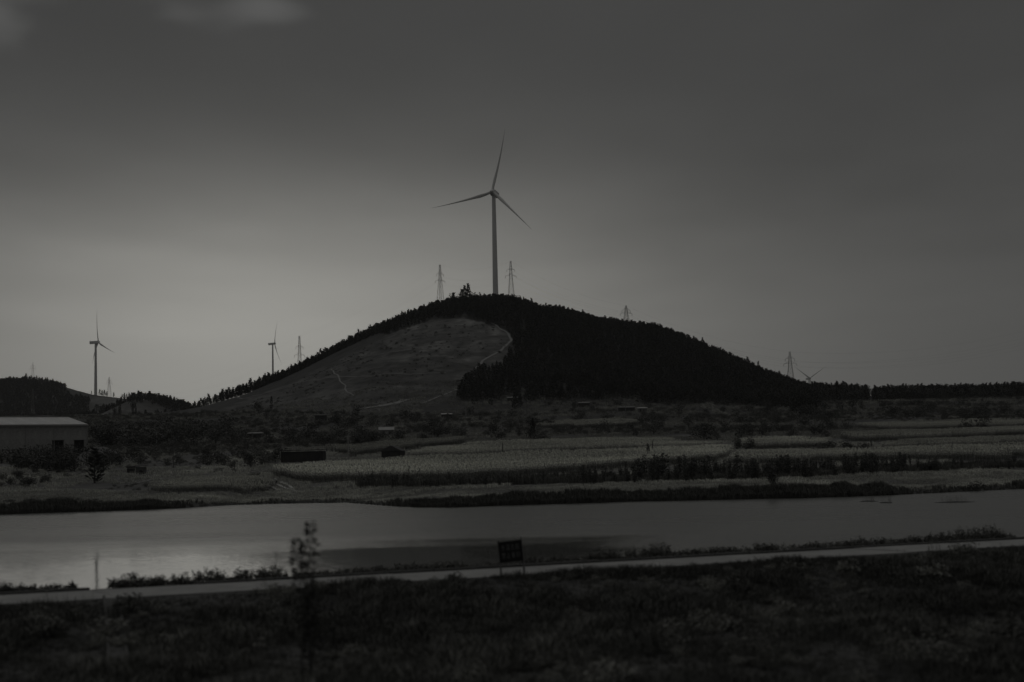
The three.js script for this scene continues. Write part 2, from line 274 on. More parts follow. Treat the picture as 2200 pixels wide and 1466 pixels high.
function tuft(seed, n, h, spread, wid, bend = 0.5) {          // grass or reed tuft
  const r = rng(seed), s = new Soup();
  for (let i = 0; i < n; i++) {
    const a = r() * 6.28, q = Math.sqrt(r()) * spread, b = V(Math.cos(a) * q, 0, Math.sin(a) * q), o = r() * 6.28, hh = h * (0.5 + 0.5 * r()), k = bend * (0.2 + r()), m = b.clone().add(V(Math.cos(o) * hh * k * 0.3, hh * 0.6, Math.sin(o) * hh * k * 0.3)), t = b.clone().add(V(Math.cos(o) * hh * k, hh * (1 - 0.25 * k), Math.sin(o) * hh * k)), side = V(-Math.sin(o), 0, Math.cos(o)).multiplyScalar(wid * (0.6 + 0.8 * r())), l = 0.65 + 0.7 * r();
    const m1 = m.clone().add(side), m2 = m.clone().sub(side), b1 = b.clone().addScaledVector(side, 0.7), b2 = b.clone().addScaledVector(side, -0.7);
    s.tri(b1, m1, m2, l); s.tri(b1, m2, b2, l); s.tri(m1, t, m2, l);
  }
  return s.build();
}
const leafMat = (l) => new THREE.MeshStandardMaterial({ color: new THREE.Color().setRGB(l, l * 1.0, l * 0.95), vertexColors: true, roughness: 0.85 });
const M = {
  pine: leafMat(0.04), pineLit: leafMat(0.055), bush: leafMat(0.072), bushDark: leafMat(0.042), bushPale: leafMat(0.11), sapling: leafMat(0.075), weed: leafMat(0.13), grass: leafMat(0.105), grassFar: leafMat(0.36), grassPale: leafMat(0.4), reed: leafMat(0.095), corn: leafMat(1), bark: grey(0.06, 0.95), white: grey(0.72, 0.5), steel: grey(0.36, 0.6, { metalness: 0.3 }), wire: grey(0.1, 0.7),
};
const coneG = [conifer(11, 150, 0.24, 0.75), conifer(12, 150, 0.2, 0.6), conifer(13, 160, 0.28, 0.9), conifer(14, 150, 0.17, 0.5)];
const bushG = [bushy(21, 420, 9, 0.09, 1), bushy(22, 420, 7, 0.09, 1.15), bushy(23, 460, 11, 0.085, 0.95), bushy(24, 420, 8, 0.1, 1.25)];
const sapG = [shooty(31, 6, 50, 0.075, 0.2), shooty(32, 4, 60, 0.075, 0.14), shooty(33, 8, 45, 0.07, 0.26), shooty(34, 5, 60, 0.08, 0.18)];
const trunkG = (() => { const s = new Soup(); s.bar(V(0, -0.02, 0), V(0.01, 0.55, 0), 0.022, 0.012, 5); return s.build(); })();
const bushStemG = (() => { const s = new Soup(); s.bar(V(0, -0.04, 0), V(0.02, 0.42, 0.01), 0.03, 0.018, 5); s.bar(V(0, 0.12, 0), V(0.2, 0.5, 0.08), 0.018, 0.009, 4); s.bar(V(0, 0.16, 0), V(-0.16, 0.52, -0.1), 0.016, 0.008, 4); return s.build(); })();

function plant(kind, name, label, category, group, p, h, widthScale, r, mats) {
  const t = thing(name, label, category, p, group), k = Math.floor(r() * 4);
  if (kind === 'conifer') { mesh('trunk', trunkG, M.bark, t); mesh('crown', coneG[k], mats ?? M.pine, t); }
  else if (kind === 'bush') { mesh('trunk', bushStemG, M.bark, t); mesh('crown', bushG[k], mats ?? M.bush, t); }
  else { mesh('trunk', sapG[k][0], M.bark, t); mesh('crown', sapG[k][1], mats ?? M.sapling, t); }
  t.scale.set(h * widthScale, h, h * widthScale); t.rotation.y = r() * 6.28; t.position.y -= 0.04 * h * 0;
  return t;
}
function scatterStuff(name, geometry, material, spots, label, category, tone) {
  const im = new THREE.InstancedMesh(geometry, material, spots.length), m = new THREE.Matrix4(), q = new THREE.Quaternion(), up = V(0, 1, 0), c = new THREE.Color();
  spots.forEach(([p, s, a, l, sy], i) => { q.setFromAxisAngle(up, a); m.compose(p, q, V(s, sy ?? s, s)); im.setMatrixAt(i, m); if (tone) { c.setRGB(l, l, l * 0.98); im.setColorAt(i, c); } });
  im.name = numbered(name); im.castShadow = im.receiveShadow = true; tag(im, label, category, undefined, 'stuff'); scene.add(im); return im;
}

// ---------------------------------------------------------------- woods
{
  const r = rng(501), spots = [[], [], [], []];
  // woods over the main hill, left of the open face only a belt along the crest
  for (let D = 760; D < 1262; D += 4.3) for (let X = -270; X < 270; X += 4.3) {
    const x = X + (r() - 0.5) * 4, d = D + (r() - 0.5) * 4;
    const y = ground(x, d), [u, v] = seen(x, y, -d); if (u < 395 || u > 1760 || !(onMain(x, d) || u > 1180)) continue;
    if (bare(x, y, d)) continue;
    if (v > table([[300, 880], [430, 876], [560, 846], [900, 700], [985, 866], [1100, 860], [1300, 856], [1450, 862], [1600, 872], [1760, 884]], u) + (noise(x * 0.03, d * 0.03) - 0.5) * 26) continue;
    if (u < 985 && d < 1130 && v > 720) continue;
    const low = u > 1450 ? 0 : smooth(780, 840, v); if (low > 0.3 && noise(x * 0.05 + 9, d * 0.05) < 0.35 * low) continue;
    const h = (5.2 + 3.2 * r()) * (u < 900 ? 0.85 : 1) * (1 + 0.5 * low * r());
    spots[Math.floor(r() * 4)].push([V(x, y - 0.2, -d), h * (0.95 + 0.5 * r()), r() * 6.28, 0.75 + 0.5 * r(), h]);
  }
  spots.forEach((s, k) => scatterStuff('hill_wood', coneG[k], M.pine, s, ['dense dark conifer wood covering the right flank of the main hill', 'slender conifers mixed through the dark wood on the main hill', 'broad conifers mixed through the dark wood on the main hill', 'narrow conifers mixed through the dark wood on the main hill'][k], 'wood', true));
  const right = [[], []];
  for (let D = 900; D < 1110; D += 5) for (let X = 165; X < 480; X += 5) {
    const x = X + (r() - 0.5) * 5, d = D + (r() - 0.5) * 5, y = ground(x, d), [u, v] = seen(x, y, -d); if (u < 1640 || u > 2500 || v > 885 + (noise(x * 0.04, d * 0.04) - 0.5) * 20 || (u > 1866 && u < 1879)) continue;
    const h = 4.5 + 3 * r(); right[r() < 0.6 ? 0 : 1].push([V(x, y - 0.2, -d), h * (1 + 0.5 * r()), r() * 6.28, 0.75 + 0.5 * r(), h]);
  }
  scatterStuff('ridge_wood', coneG[2], M.pine, right[0], 'dark conifer wood on the low ridge at the right', 'wood', true);
  scatterStuff('ridge_wood', bushG[2], M.pine, right[1], 'broadleaf trees among the conifers of the right ridge wood', 'wood', true);
  const far = [];
  for (let i = 0; i < 9000; i++) {
    const D = 1480 + r() * 860, X = -D * (0.19 + 0.15 * r()), y = ground(X, D), [u, v] = seen(X, y, -D);
    const wooded = fbm(X * 0.007 + 3, D * 0.006 + 1, 3) + (u < 140 ? 0.18 : 0) + (v > 862 && u < 190 ? 0.25 : 0) - (u > 150 && u < 290 ? 0.16 : 0); if (wooded < 0.5) continue;
    const h = 5 + 4 * r(); far.push([V(X, y - 0.2, -D), h * (1 + 0.7 * r()), r() * 6.28, 0.75 + 0.5 * r(), h]);
  }
  scatterStuff('far_wood', coneG[0], M.pine, far, 'dark woods over the low hills at the far left', 'wood', true);

  // the trees that stand out along the skyline, one by one
  const crest = (u, D0, D1) => { let best = null, e = -9; for (let D = D0; D < D1; D += 4) { const p = stand(u, D), k = (p.y - EYE) / D; if (k > e) { e = k; best = p; } } return best; };
  for (let u = 436; u < 950; u += 4.6) plant('conifer', 'skyline_conifer', 'dark conifer in the close row along the left crest of the main hill', 'tree', 'conifers on the left crest of the main hill', crest(u + (r() - 0.5) * 4, 1130, 1250), 4.6 + 4.6 * r() * r(), 0.85 + 0.5 * r(), r);
  for (let u = 1112; u < 1690; u += 5.6) plant(r() < 0.16 ? 'bush' : 'conifer', 'skyline_tree', 'dark tree on the right skyline of the main hill', 'tree', 'trees on the right skyline of the main hill', crest(u + (r() - 0.5) * 4, 1130, 1250), 4.2 + 6 * r() ** 3, 0.8 + 0.45 * r(), r);
  for (let u = 1704; u < 2206; u += 6.4) { if (u > 1864 && u < 1880) continue; plant('conifer', 'ridge_conifer', 'dark conifer on the skyline of the low right ridge', 'tree', 'conifers on the low right ridge', crest(u + (r() - 0.5) * 4, 960, 1090), 4 + 3 * r(), 1.2 + 0.6 * r(), r); }
  for (const [u, h, w, kind] of [[955, 7, 1.1, 0], [968, 8, 1, 0], [979, 10.5, 1.1, 0], [988, 11, 1.2, 1], [997, 12.5, 1, 0], [1004, 15, 1.1, 0], [1011, 16, 1.0, 0], [1018, 12, 1.5, 1], [1027, 8, 1.8, 1], [1038, 5.5, 1.3, 0], [1047, 5, 1.3, 0], [1052, 4.5, 1.2, 0], [1131, 8.5, 0.8, 0]]) {
    const lone = u === 1131; plant(kind ? 'bush' : 'conifer', lone ? 'lone_conifer' : 'summit_tree', lone ? 'lone slim conifer right of the summit pylon' : 'tall dark tree in the clump on the summit left of the large turbine', 'tree', lone ? undefined : 'clump of trees on the summit', crest(u, 1160, 1240), h, w, r);
  }
  for (const [u, h] of [[1306, 8.5], [1316, 7], [1412, 8]]) plant('conifer', 'tall_conifer', u === 1306 ? 'tall pointed conifer at the top of the clearing below the skyline' : u === 1316 ? 'second pointed conifer just right of the clearing' : 'single spire conifer on the right skyline before the round tree clump', 'tree', undefined, crest(u, 1130, 1250), h, 1.2, r);
  for (const [u, h] of [[1434, 7], [1440, 8], [1447, 6.5]]) plant('bush', 'round_tree', 'round headed tree in the small clump on the right skyline', 'tree', 'round clump on the right skyline', crest(u, 1130, 1250), h, 1.4, r);
  for (const [u, h] of [[196, 5], [214, 9], [219, 8], [224, 9], [229, 7], [244, 7], [262, 6], [267, 8], [272, 7], [277, 9]]) plant('conifer', 'distant_conifer', u < 235 ? 'small far conifer beside the foot of the left turbine' : 'small far conifer on the saddle right of the left turbine', 'tree', u < 235 ? 'far conifers by the left turbine' : 'far conifers on the saddle', crest(u, 2200, 2360), h, 1.2, r);
  for (const [u, h] of [[55, 12], [66, 10], [78, 10], [101, 9], [113, 8]]) plant('conifer', 'distant_conifer', 'small far conifer on top of the leftmost hill', 'tree', 'far conifers on the leftmost hill', crest(u, 2200, 2360), h, 1.3, r);
  for (const [u, v, h, lab] of [[284, 905, 50, 'tall dark tree with a bare lower trunk left of the round knoll'], [255, 902, 32, 'dark tree left of the tall bare trunk tree'], [245, 904, 26, 'smallest dark tree in the row left of the round knoll']]) { const p = stand(u, 900), hh = h * 900 / F; const t = plant('bush', 'knoll_tree', lab, 'tree', undefined, p, hh, 0.42, r, M.bushDark); mesh('trunk', trunkG, M.bark, t); }
}

// ---------------------------------------------------------------- wind turbines
function bladeGeometry(L, bend) {
  const secs = 15, n = 10, pos = [], idx = [];
  for (let i = 0; i <= secs; i++) {
    const t = i / secs, r = 1.2 + t * (L - 1.2), chord = t < 0.06 ? 2.2 : t < 0.2 ? lerp(2.2, 2.9, smooth(0.06, 0.2, t)) : lerp(2.7, 0.1, Math.pow((t - 0.2) / 0.8, 0.66)), thick = lerp(2.1, 0.1, Math.min(1, Math.pow(t, 0.45))), tw = lerp(0.42, -0.02, Math.min(1, t * 1.3)), z0 = bend * t * t;
    for (let k = 0; k < n; k++) { const a = k / n * 2 * Math.PI, x = Math.cos(a) * chord / 2 - (t > 0.06 ? chord * 0.17 : 0), z = Math.sin(a) * thick / 2; pos.push(x * Math.cos(tw) - z * Math.sin(tw), r, x * Math.sin(tw) + z * Math.cos(tw) + z0); }
    if (i) for (let k = 0; k < n; k++) { const a = (i - 1) * n + k, b = (i - 1) * n + (k + 1) % n, c = a + n, d = b + n; idx.push(a, c, b, b, c, d); }
  }
  for (let k = 1; k < n - 1; k++) idx.push(secs * n, secs * n + k, secs * n + k + 1);
  const g = new THREE.BufferGeometry(); g.setAttribute('position', new THREE.Float32BufferAttribute(pos, 3)); g.setIndex(idx); g.computeVertexNormals(); return g;
}
function turbine(label, hubU, hubV, D, footV, yaw, angles, bend, L = 50) {
  const hub = at(hubU, hubV, D), top = hub.y - 2.0, f = V(Math.sin(yaw * RAD), 0, Math.cos(yaw * RAD));
  const base = V(hub.x - f.x * 4.2, 0, hub.z - f.z * 4.2); base.y = Math.min(ground(base.x, -base.z), at(hubU, footV, D).y) - 0.5;
  const t = thing('wind_turbine', label, 'wind turbine', base, 'wind turbines'), h = top - base.y;
  const prof = [[2.9, 0], [2.9, 0.4], [2.25, 0.5]].slice(0, 0); for (let i = 0; i <= 12; i++) prof.push(new THREE.Vector2(lerp(2.35, 1.45, i / 12), h * i / 12)); prof.push(new THREE.Vector2(0.01, h));
  const tower = mesh('tower', new THREE.LatheGeometry(prof, 20), M.white, t);
  for (const k of [0.33, 0.66]) { const fl = mesh('flange', new THREE.CylinderGeometry(lerp(2.35, 1.45, k) + 0.06, lerp(2.35, 1.45, k) + 0.06, 0.3, 20), M.white, tower); fl.position.y = h * k; }
  const q = new THREE.Quaternion().setFromAxisAngle(V(0, 1, 0), yaw * RAD).multiply(new THREE.Quaternion().setFromAxisAngle(V(1, 0, 0), -5 * RAD));
  const place = (m, x, y, z) => { m.quaternion.copy(q); m.position.set(0, h + 2, 0).add(V(x, y, z).applyQuaternion(q)); return m; };
  const ns = new THREE.Shape(); ns.moveTo(-1.7, -1.9); ns.lineTo(1.7, -1.9); ns.quadraticCurveTo(2, -1.9, 2, -1.5); ns.lineTo(1.9, 1.4); ns.quadraticCurveTo(1.8, 1.8, 1.3, 1.9); ns.lineTo(-1.3, 1.9); ns.quadraticCurveTo(-1.8, 1.8, -1.9, 1.4); ns.lineTo(-2, -1.5); ns.quadraticCurveTo(-2, -1.9, -1.7, -1.9);
  const ng = new THREE.ExtrudeGeometry(ns, { depth: 10.4, bevelEnabled: true, bevelSize: 0.3, bevelThickness: 0.4, bevelSegments: 2, curveSegments: 4 }); ng.translate(0, 0, -8.2);
  const nac = place(mesh('nacelle', ng, M.white, t), 0, 0, 0);
  const mast = new Soup(); mast.bar(V(0.6, 1.9, -7.4), V(0.6, 3.6, -7.4), 0.07, 0.05); mast.bar(V(0.1, 3.2, -7.4), V(1.1, 3.2, -7.4), 0.05, 0.05); mesh('wind_vane', mast.build(), M.steel, nac);
  const hg = new THREE.LatheGeometry([[0.01, 2.6], [0.7, 2.4], [1.4, 1.7], [1.8, 0.6], [1.9, -0.6], [1.75, -1.4], [0.01, -1.5]].reverse().map(([x, y]) => new THREE.Vector2(x, y)), 20); hg.rotateX(Math.PI / 2);
  place(mesh('hub', hg, M.white, t), 0, 0.1, 4.2);
  const bg = bladeGeometry(L, bend);
  for (const a of angles) { const b = place(mesh('blade', bg, M.white, t), 0, 0.1, 4.2); b.quaternion.multiply(new THREE.Quaternion().setFromAxisAngle(V(0, 0, 1), -a * RAD)); }
  return t;
}
turbine('large white wind turbine standing on the summit of the main hill', 1057.5, 413, 1268, 655, -15, [15, 135, 255], 9, 49);
turbine('side-on wind turbine on the saddle of the far left hill', 211, 736, 2365, 850, 127, [7, -113, -233], 5);
turbine('small faint wind turbine rising behind the left slope of the main hill', 590, 739, 3240, 850, 110, [-30, -150, -270], 5);
turbine('wind turbine showing only two blade tips above the right ridge', 1741, 813, 3500, 900, 28, [-60, 60, 180], 3);

// ---------------------------------------------------------------- lattice pylons and their wires
const pylonWires = [];
function pylon(label, u, topV, footV, D, turn) {
  const top = at(u, topV, D), foot = V(top.x, 0, top.z); foot.y = footV ? Math.min(ground(top.x, D), at(u, footV, D).y) : ground(top.x, D); foot.y -= 0.3;
  const H = top.y - foot.y, t = thing('power_pylon', label, 'pylon', foot, 'lattice pylons of the power line over the hill'); t.rotation.y = turn;
  const hw = (k) => k < 0.7 ? lerp(3.0, 1.0, k / 0.7) : lerp(1.0, 0.42, (k - 0.7) / 0.3), C = [[1, 1], [1, -1], [-1, -1], [-1, 1]], P = (c, k) => V(C[c][0] * hw(k), k * H, C[c][1] * hw(k));
  for (let c = 0; c < 4; c++) { const s = new Soup(); s.bar(P(c, 0), P(c, 0.7), 0.13, 0.11); s.bar(P(c, 0.7), P(c, 1), 0.12, 0.09); mesh('leg', s.build(), M.steel, t); }
  const b = new Soup(), ks = [0, 0.14, 0.27, 0.39, 0.5, 0.6, 0.7, 0.78, 0.86, 0.93, 1];
  for (let i = 1; i < ks.length; i++) for (let c = 0; c < 4; c++) { const d = (c + 1) % 4; b.bar(P(c, ks[i - 1]), P(d, ks[i]), 0.05, 0.05, 3); b.bar(P(d, ks[i - 1]), P(c, ks[i]), 0.05, 0.05, 3); b.bar(P(c, ks[i]), P(d, ks[i]), 0.045, 0.045, 3); }
  mesh('bracing', b.build(), M.steel, t);
  const ends = [];
  for (const [k, len] of [[0.71, 3.4], [0.835, 2.4]]) for (const s of [-1, 1]) {
    const a = new Soup(), y = k * H, w = hw(k), tip = V(s * (w + len), y - 0.5, 0); for (const z of [-w, w]) { a.bar(V(s * w, y, z), tip, 0.07, 0.05); a.bar(V(s * w, y + 1.1, z), tip, 0.06, 0.05); } a.bar(V(s * w, y, -w), V(s * w, y + 1.1, w), 0.08, 0.08, 3);
    const arm = mesh('cross_arm', a.build(), M.steel, t), ins = new Soup(); ins.bar(tip, tip.clone().add(V(0, -1.5, 0)), 0.13, 0.13, 5); mesh('insulator', ins.build(), M.steel, arm);
    ends.push(tip.clone().add(V(0, -1.5, 0)));
  }
  ends.push(V(0, H, 0)); t.updateMatrixWorld(); pylonWires.push(ends.map((e) => t.localToWorld(e))); return t;
}
pylon('far pylon on the saddle right of the left turbine', 234, 811, 850, 2300, 0.5);
pylon('pylon behind the left slope between the small turbine and the main summit', 643, 722, 800, 1330, 0.5);
pylon('pylon on the summit left of the large turbine', 945, 569, 668, 1250, 0.6);
pylon('pylon on the summit right of the large turbine', 1097, 561, 650, 1245, 0.2);
pylon('pylon standing in the wood below the right skyline, its head above the trees', 1345, 657, 0, 1175, 0.2);
pylon('pylon at the right end of the main hill before the two blade tips', 1697, 756, 840, 1090, -0.3);
const spans = pylonWires.length;
pylon('small far pylon on top of the leftmost hill', 70, 779, 825, 2330, 0.3);
pylon('dim pylon low on the slope of the leftmost hill', 70, 836, 885, 1750, 0.3);
pylonWires.push([[2330, 705], [2330, 715], [2330, 690], [2330, 700], [2330, 676]].map(([u, v]) => at(u, v, 1000)));
function span(A, B, sag, label) {
  const t = thing('power_line', label, 'power line', A[4], 'wires of the power line');
  for (let i = 0; i < 5; i++) { const a = A[i].clone().sub(A[4]), b = B[i].clone().sub(A[4]), pts = []; for (let k = 0; k <= 14; k++) { const s = k / 14, p = a.clone().lerp(b, s); p.y -= 4 * sag * s * (1 - s); pts.push(p); } mesh('wire', new THREE.TubeGeometry(new THREE.CatmullRomCurve3(pts), 28, 0.02, 3), M.wire, t); }
}
const W = pylonWires, names = ['thin wires sagging from the saddle pylon to the pylon on the left slope', 'thin wires climbing from the left slope pylon to the summit', 'thin wires strung behind the large turbine tower between the two summit pylons', 'thin wires running down from the summit to the pylon in the wood', 'thin wires from the wood pylon down to the pylon at the right end', 'thin wires from the right end pylon out of the picture to the right'];
for (let i = 0; i < spans - 1; i++) span(W[i], W[i + 1], i === 0 ? 26 : 5, names[i]);
span(W[spans - 1], W[W.length - 1], 9, names[5]);

// ---------------------------------------------------------------- buildings
function box(w, h, d, x, y, z) { const g = new THREE.BoxGeometry(w, h, d); g.translate(x, y, z); return g; }
const ribTex = noiseTexture(256, (x) => 0.5 + 0.5 * Math.sin(x * 2 * Math.PI * 16));
{
  const c = at(188, 913, 440), p = V(c.x, Math.min(ground(c.x, 440), c.y - 9) - 0.3, -440);
  const t = thing('warehouse', 'long grey metal warehouse with a pale low roof at the left edge', 'warehouse', p), H = c.y - p.y, Lw = 58, Dp = 36, rise = 2.5;
  t.rotation.y = 0.55;                                        // front wall runs to the left from its right corner
  const wall = grey(0.38, 0.75, { map: concreteTex, bumpMap: ribTex, bumpScale: 0.03 }), roofM = grey(0.62, 0.42, { map: concreteTex }), dark = grey(0.03, 0.9), trim = grey(0.26, 0.6);
  // front wall with two gate openings
  const fw = new THREE.Shape([[-Lw, 0], [0, 0], [0, H], [-Lw, H]].map(([x, y]) => new THREE.Vector2(x, y)));
  const gates = [[-9.6, -6.5, 5.2], [-3.7, -1.0, 5.2]]; for (const [a, b, h] of gates) { const q = new THREE.Path([[a, 0.02], [b, 0.02], [b, h], [a, h]].map(([x, y]) => new THREE.Vector2(x, y))); fw.holes.push(q); }
  const fg = new THREE.ExtrudeGeometry(fw, { depth: 0.25, bevelEnabled: false }); fg.translate(0, 0, -0.25); { const uv = fg.attributes.uv, ps = fg.attributes.position; for (let i = 0; i < uv.count; i++) uv.setXY(i, ps.getX(i) / 4, ps.getY(i) / 4); } mesh('wall', fg, wall, t);
  const gable = new THREE.Shape([[0, 0], [Dp, 0], [Dp, H], [Dp / 2, H + rise], [0, H]].map(([x, y]) => new THREE.Vector2(x, y))); const gg = new THREE.ExtrudeGeometry(gable, { depth: 0.25, bevelEnabled: false }); gg.rotateY(Math.PI / 2); gg.translate(-0.255, 0, -0.003);
  mesh('gable_wall', gg, wall, t); const g2 = gg.clone(); g2.translate(-Lw + 0.26, 0, 0); mesh('gable_wall', g2, wall, t);
  mesh('wall', box(Lw, H, 0.25, -Lw / 2, H / 2, -Dp - 0.2), wall, t);
  const sl = Math.hypot(Dp / 2, rise), an = Math.atan2(rise, Dp / 2);
  for (const s of [1, -1]) for (let k = 0; k < 10; k++) { const w = Lw / 10, g = new THREE.BoxGeometry(w - 0.03, 0.12, sl + 0.5); g.rotateX(s * an); g.translate(-Lw + w * (k + 0.5), H + rise / 2 + 0.12, -Dp / 2 + s * (Dp / 4)); mesh('roof_panel', g, k === 3 ? grey(0.14, 0.5) : roofM, t); }
  mesh('ridge_cap', box(Lw, 0.2, 0.8, -Lw / 2, H + rise + 0.24, -Dp / 2), trim, t);
  mesh('eave_gutter', box(Lw + 0.3, 0.3, 0.3, -Lw / 2, H - 0.2, 0.32), trim, t);
  for (const [a, b, h] of gates) { const gt = mesh('gate', box(b - a, h, 0.1, (a + b) / 2, h / 2, -0.9), dark, t); mesh('frame', box(b - a + 0.5, 0.25, 0.16, (a + b) / 2, h + 0.14, 0.085), trim, gt); mesh('floor_slab', box(b - a, 0.06, 0.8, (a + b) / 2, 0.05, -0.45), grey(0.2), gt); }
  for (let k = 0; k < 8; k++) mesh('downpipe', box(0.14, H - 0.4, 0.12, -1.5 - k * 7.6 + (k === 0 ? 1.3 : 0), (H - 0.4) / 2, 0.07), grey(0.26, 0.6), t);
}
function hut(name, label, cat, u, v, D, w, h, d, opt = {}) {
  const q = v ? hit(u, v, 255) : stand(u, D), t = thing(name, label, cat, q, opt.group); t.position.y -= 0.25; t.rotation.y = opt.turn ?? 0;
  const wm = grey(opt.wall ?? 0.25, 0.9, { map: concreteTex }), rm = grey(opt.roof ?? 0.3, 0.8, { map: concreteTex }), dk = grey(0.03);
  const wall = mesh('wall', box(w, h, d, 0, h / 2, 0), wm, t);
  if (opt.gable) { const s = new THREE.Shape([[-w / 2 - 0.3, 0], [w / 2 + 0.3, 0], [0, opt.gable]].map(([x, y]) => new THREE.Vector2(x, y))), g = new THREE.ExtrudeGeometry(s, { depth: d + 0.5, bevelEnabled: false }); g.translate(0, h + 0.004, -d / 2 - 0.25); mesh('roof', g, rm, t); }
  else if (opt.pitch) { for (const s of [1, -1]) { const sl = Math.hypot(d / 2, opt.pitch) + 0.4, g = new THREE.BoxGeometry(w + 0.7, 0.14, sl); g.rotateX(s * Math.atan2(opt.pitch, d / 2)); g.translate(0, h + opt.pitch / 2 + 0.04, s * d / 4); mesh('roof', g, rm, t); } }
  else { const g = box(w + 0.5, 0.18, d + 0.6, 0, 0, 0); g.rotateX(opt.tilt ?? 0.09); g.translate(0, h + 0.28, 0); mesh('roof', g, rm, t); }
  for (const [x, y, ww, hh] of opt.windows ?? []) { const f = mesh('window', box(ww, hh, 0.06, x, y, d / 2 + 0.032), dk, t); mesh('sill', box(ww + 0.2, 0.1, 0.16, x, y - hh / 2 - 0.06, d / 2 + 0.084), wm, f); mesh('mullion', box(0.06, hh, 0.03, x, y, d / 2 + 0.078), wm, f); }
  for (const [x, ww, hh] of opt.doors ?? []) { const f = mesh('door', box(ww, hh, 0.08, x, hh / 2, d / 2 + 0.044), opt.doorPale ? grey(0.3) : dk, t); mesh('handle', box(0.06, 0.16, 0.05, x + ww * 0.35, 1.05, d / 2 + 0.11), M.steel, f); }
  for (let k = 0; k < (opt.ribs ?? 0); k++) mesh('panel_rib', box(0.1, h - 0.2, 0.08, -w / 2 + w * (k + 0.5) / opt.ribs, h / 2, d / 2 + 0.042), wm, wall);
  return t;
}
hut('cargo_container', 'long dark box shed at the left end of the pale cornfield', 'shed', 652, 995, 0, 10.2, 3.0, 3.4, { wall: 0.045, roof: 0.06, ribs: 9, tilt: 0, turn: -0.12, doors: [[3.9, 1.6, 2.4]] });
hut('field_shed', 'dark gabled field shed above the pale cornfield', 'shed', 845, 989, 0, 4.6, 2.4, 5, { wall: 0.05, roof: 0.06, gable: 1.3, turn: -0.15, doors: [[-0.6, 1, 1.9]] });
hut('small_house', 'small pale house with two dark windows among the dark bushes', 'house', 830, 938, 0, 5.2, 2.6, 4.2, { wall: 0.26, roof: 0.42, pitch: 1.1, turn: 0.1, windows: [[-1.0, 1.6, 0.7, 0.9], [1.2, 1.6, 0.7, 0.9]], doors: [[0.1, 0.8, 1.9]], doorPale: 1 });
hut('garden_shed', 'small square board shed by the footpath below the warehouse trees', 'shed', 303, 1019, 0, 2.1, 1.75, 2, { wall: 0.14, roof: 0.07, turn: 0.12, tilt: 0.05, doors: [[0.1, 0.7, 1.1]], ribs: 5 });
hut('lean_to', 'low dark lean-to against the left of the board shed', 'shed', 281, 1016, 0, 1.5, 1.2, 1.4, { wall: 0.05, roof: 0.08, tilt: -0.1, ribs: 4 });
hut('pump_box', 'low flat concrete pump box behind the left corn plot', 'pump house', 548, 1022, 0, 1.5, 0.6, 1.3, { wall: 0.06, roof: 0.3, tilt: 0, doors: [[0, 0.5, 0.4]] });
hut('black_hut', 'black tarpaulin hut among the lakeside saplings at the right', 'hut', 1996, 1012, 0, 2.3, 1.15, 1.8, { wall: 0.012, roof: 0.012, tilt: 0.02, doors: [[0.3, 0.5, 0.5]] });
hut('farm_hut', 'dark hut at the foot of the grass hill face', 'hut', 690, 904, 0, 5.5, 2.6, 4, { wall: 0.06, roof: 0.09, doors: [[1, 1, 1.9]] });
hut('farm_hut', 'hut with a pale flat roof under the hill path', 'hut', 960, 897, 0, 5, 1.6, 4, { wall: 0.05, roof: 0.5, doors: [[0.4, 0.9, 1.4]], tilt: 0.12 });
hut('farm_hut', 'highest hut with a pale roof at the edge of the conifer wood', 'hut', 1101, 863, 0, 5.5, 2, 4, { wall: 0.06, roof: 0.42, doors: [[-1, 0.9, 1.6]], tilt: 0.1 });
hut('farm_hut', 'low hut with a dull roof in the scrub below the wood clearing', 'hut', 1255, 874, 0, 5.5, 2, 4, { wall: 0.05, roof: 0.26, doors: [[1, 0.9, 1.6]], tilt: 0.12 });
hut('farm_hut', 'wide dark hut left of the pale walled hut in the scrub', 'hut', 1346, 884, 0, 8, 2, 5, { wall: 0.05, roof: 0.2, doors: [[2, 1, 1.7]], tilt: 0.1 });
hut('farm_hut', 'small pale walled hut in the scrub under the right wood', 'hut', 1380, 887, 0, 4.4, 2.2, 4, { wall: 0.2, roof: 0.5, windows: [[0.6, 1.3, 0.7, 0.7]], doors: [[-1, 0.8, 1.8]], tilt: 0.1 });
hut('farm_hut', 'hut with a thin pale roof behind the bare pole', 'hut', 548, 944, 0, 5, 2.2, 4, { wall: 0.08, roof: 0.3, windows: [[0.2, 1.3, 0.9, 0.7]], doors: [[-1.6, 0.8, 1.8]] });
// garden wall left of the small house and low white wall in front of the warehouse
function wallRun(name, label, pts, h, th, l, from = 255) {
  const ps = pts.map(([u, v]) => hit(u, v, from)), t = thing(name, label, 'wall', ps[0]), m = grey(l, 0.9, { map: concreteTex });
  for (let i = 1; i < ps.length; i++) { const a = ps[i - 1], b = ps[i], L = Math.hypot(b.x - a.x, b.z - a.z), n = Math.max(1, Math.round(L / 3)); for (let k = 0; k < n; k++) { const p = a.clone().lerp(b, (k + 0.5) / n), q = mesh('wall_section', box(L / n - 0.02, h + 0.8, th, 0, h / 2 - 0.4, 0), m, t); q.position.set(p.x - t.position.x, ground(p.x, -p.z) - t.position.y + (hash(k, i) - 0.5) * 0.1, p.z - t.position.z); q.rotation.y = Math.atan2(-(b.z - a.z), b.x - a.x); mesh('coping', box(L / n + 0.02, 0.1, th + 0.12, 0, h + 0.053, 0), m, q); } }
}
wallRun('garden_wall', 'low dull wall running left from the small pale house', [[762, 941], [812, 939]], 1.5, 0.3, 0.12);
wallRun('white_wall', 'low white wall between the trees below the warehouse', [[0, 1005], [50, 1005], [96, 1006]], 0.8, 0.25, 0.6);
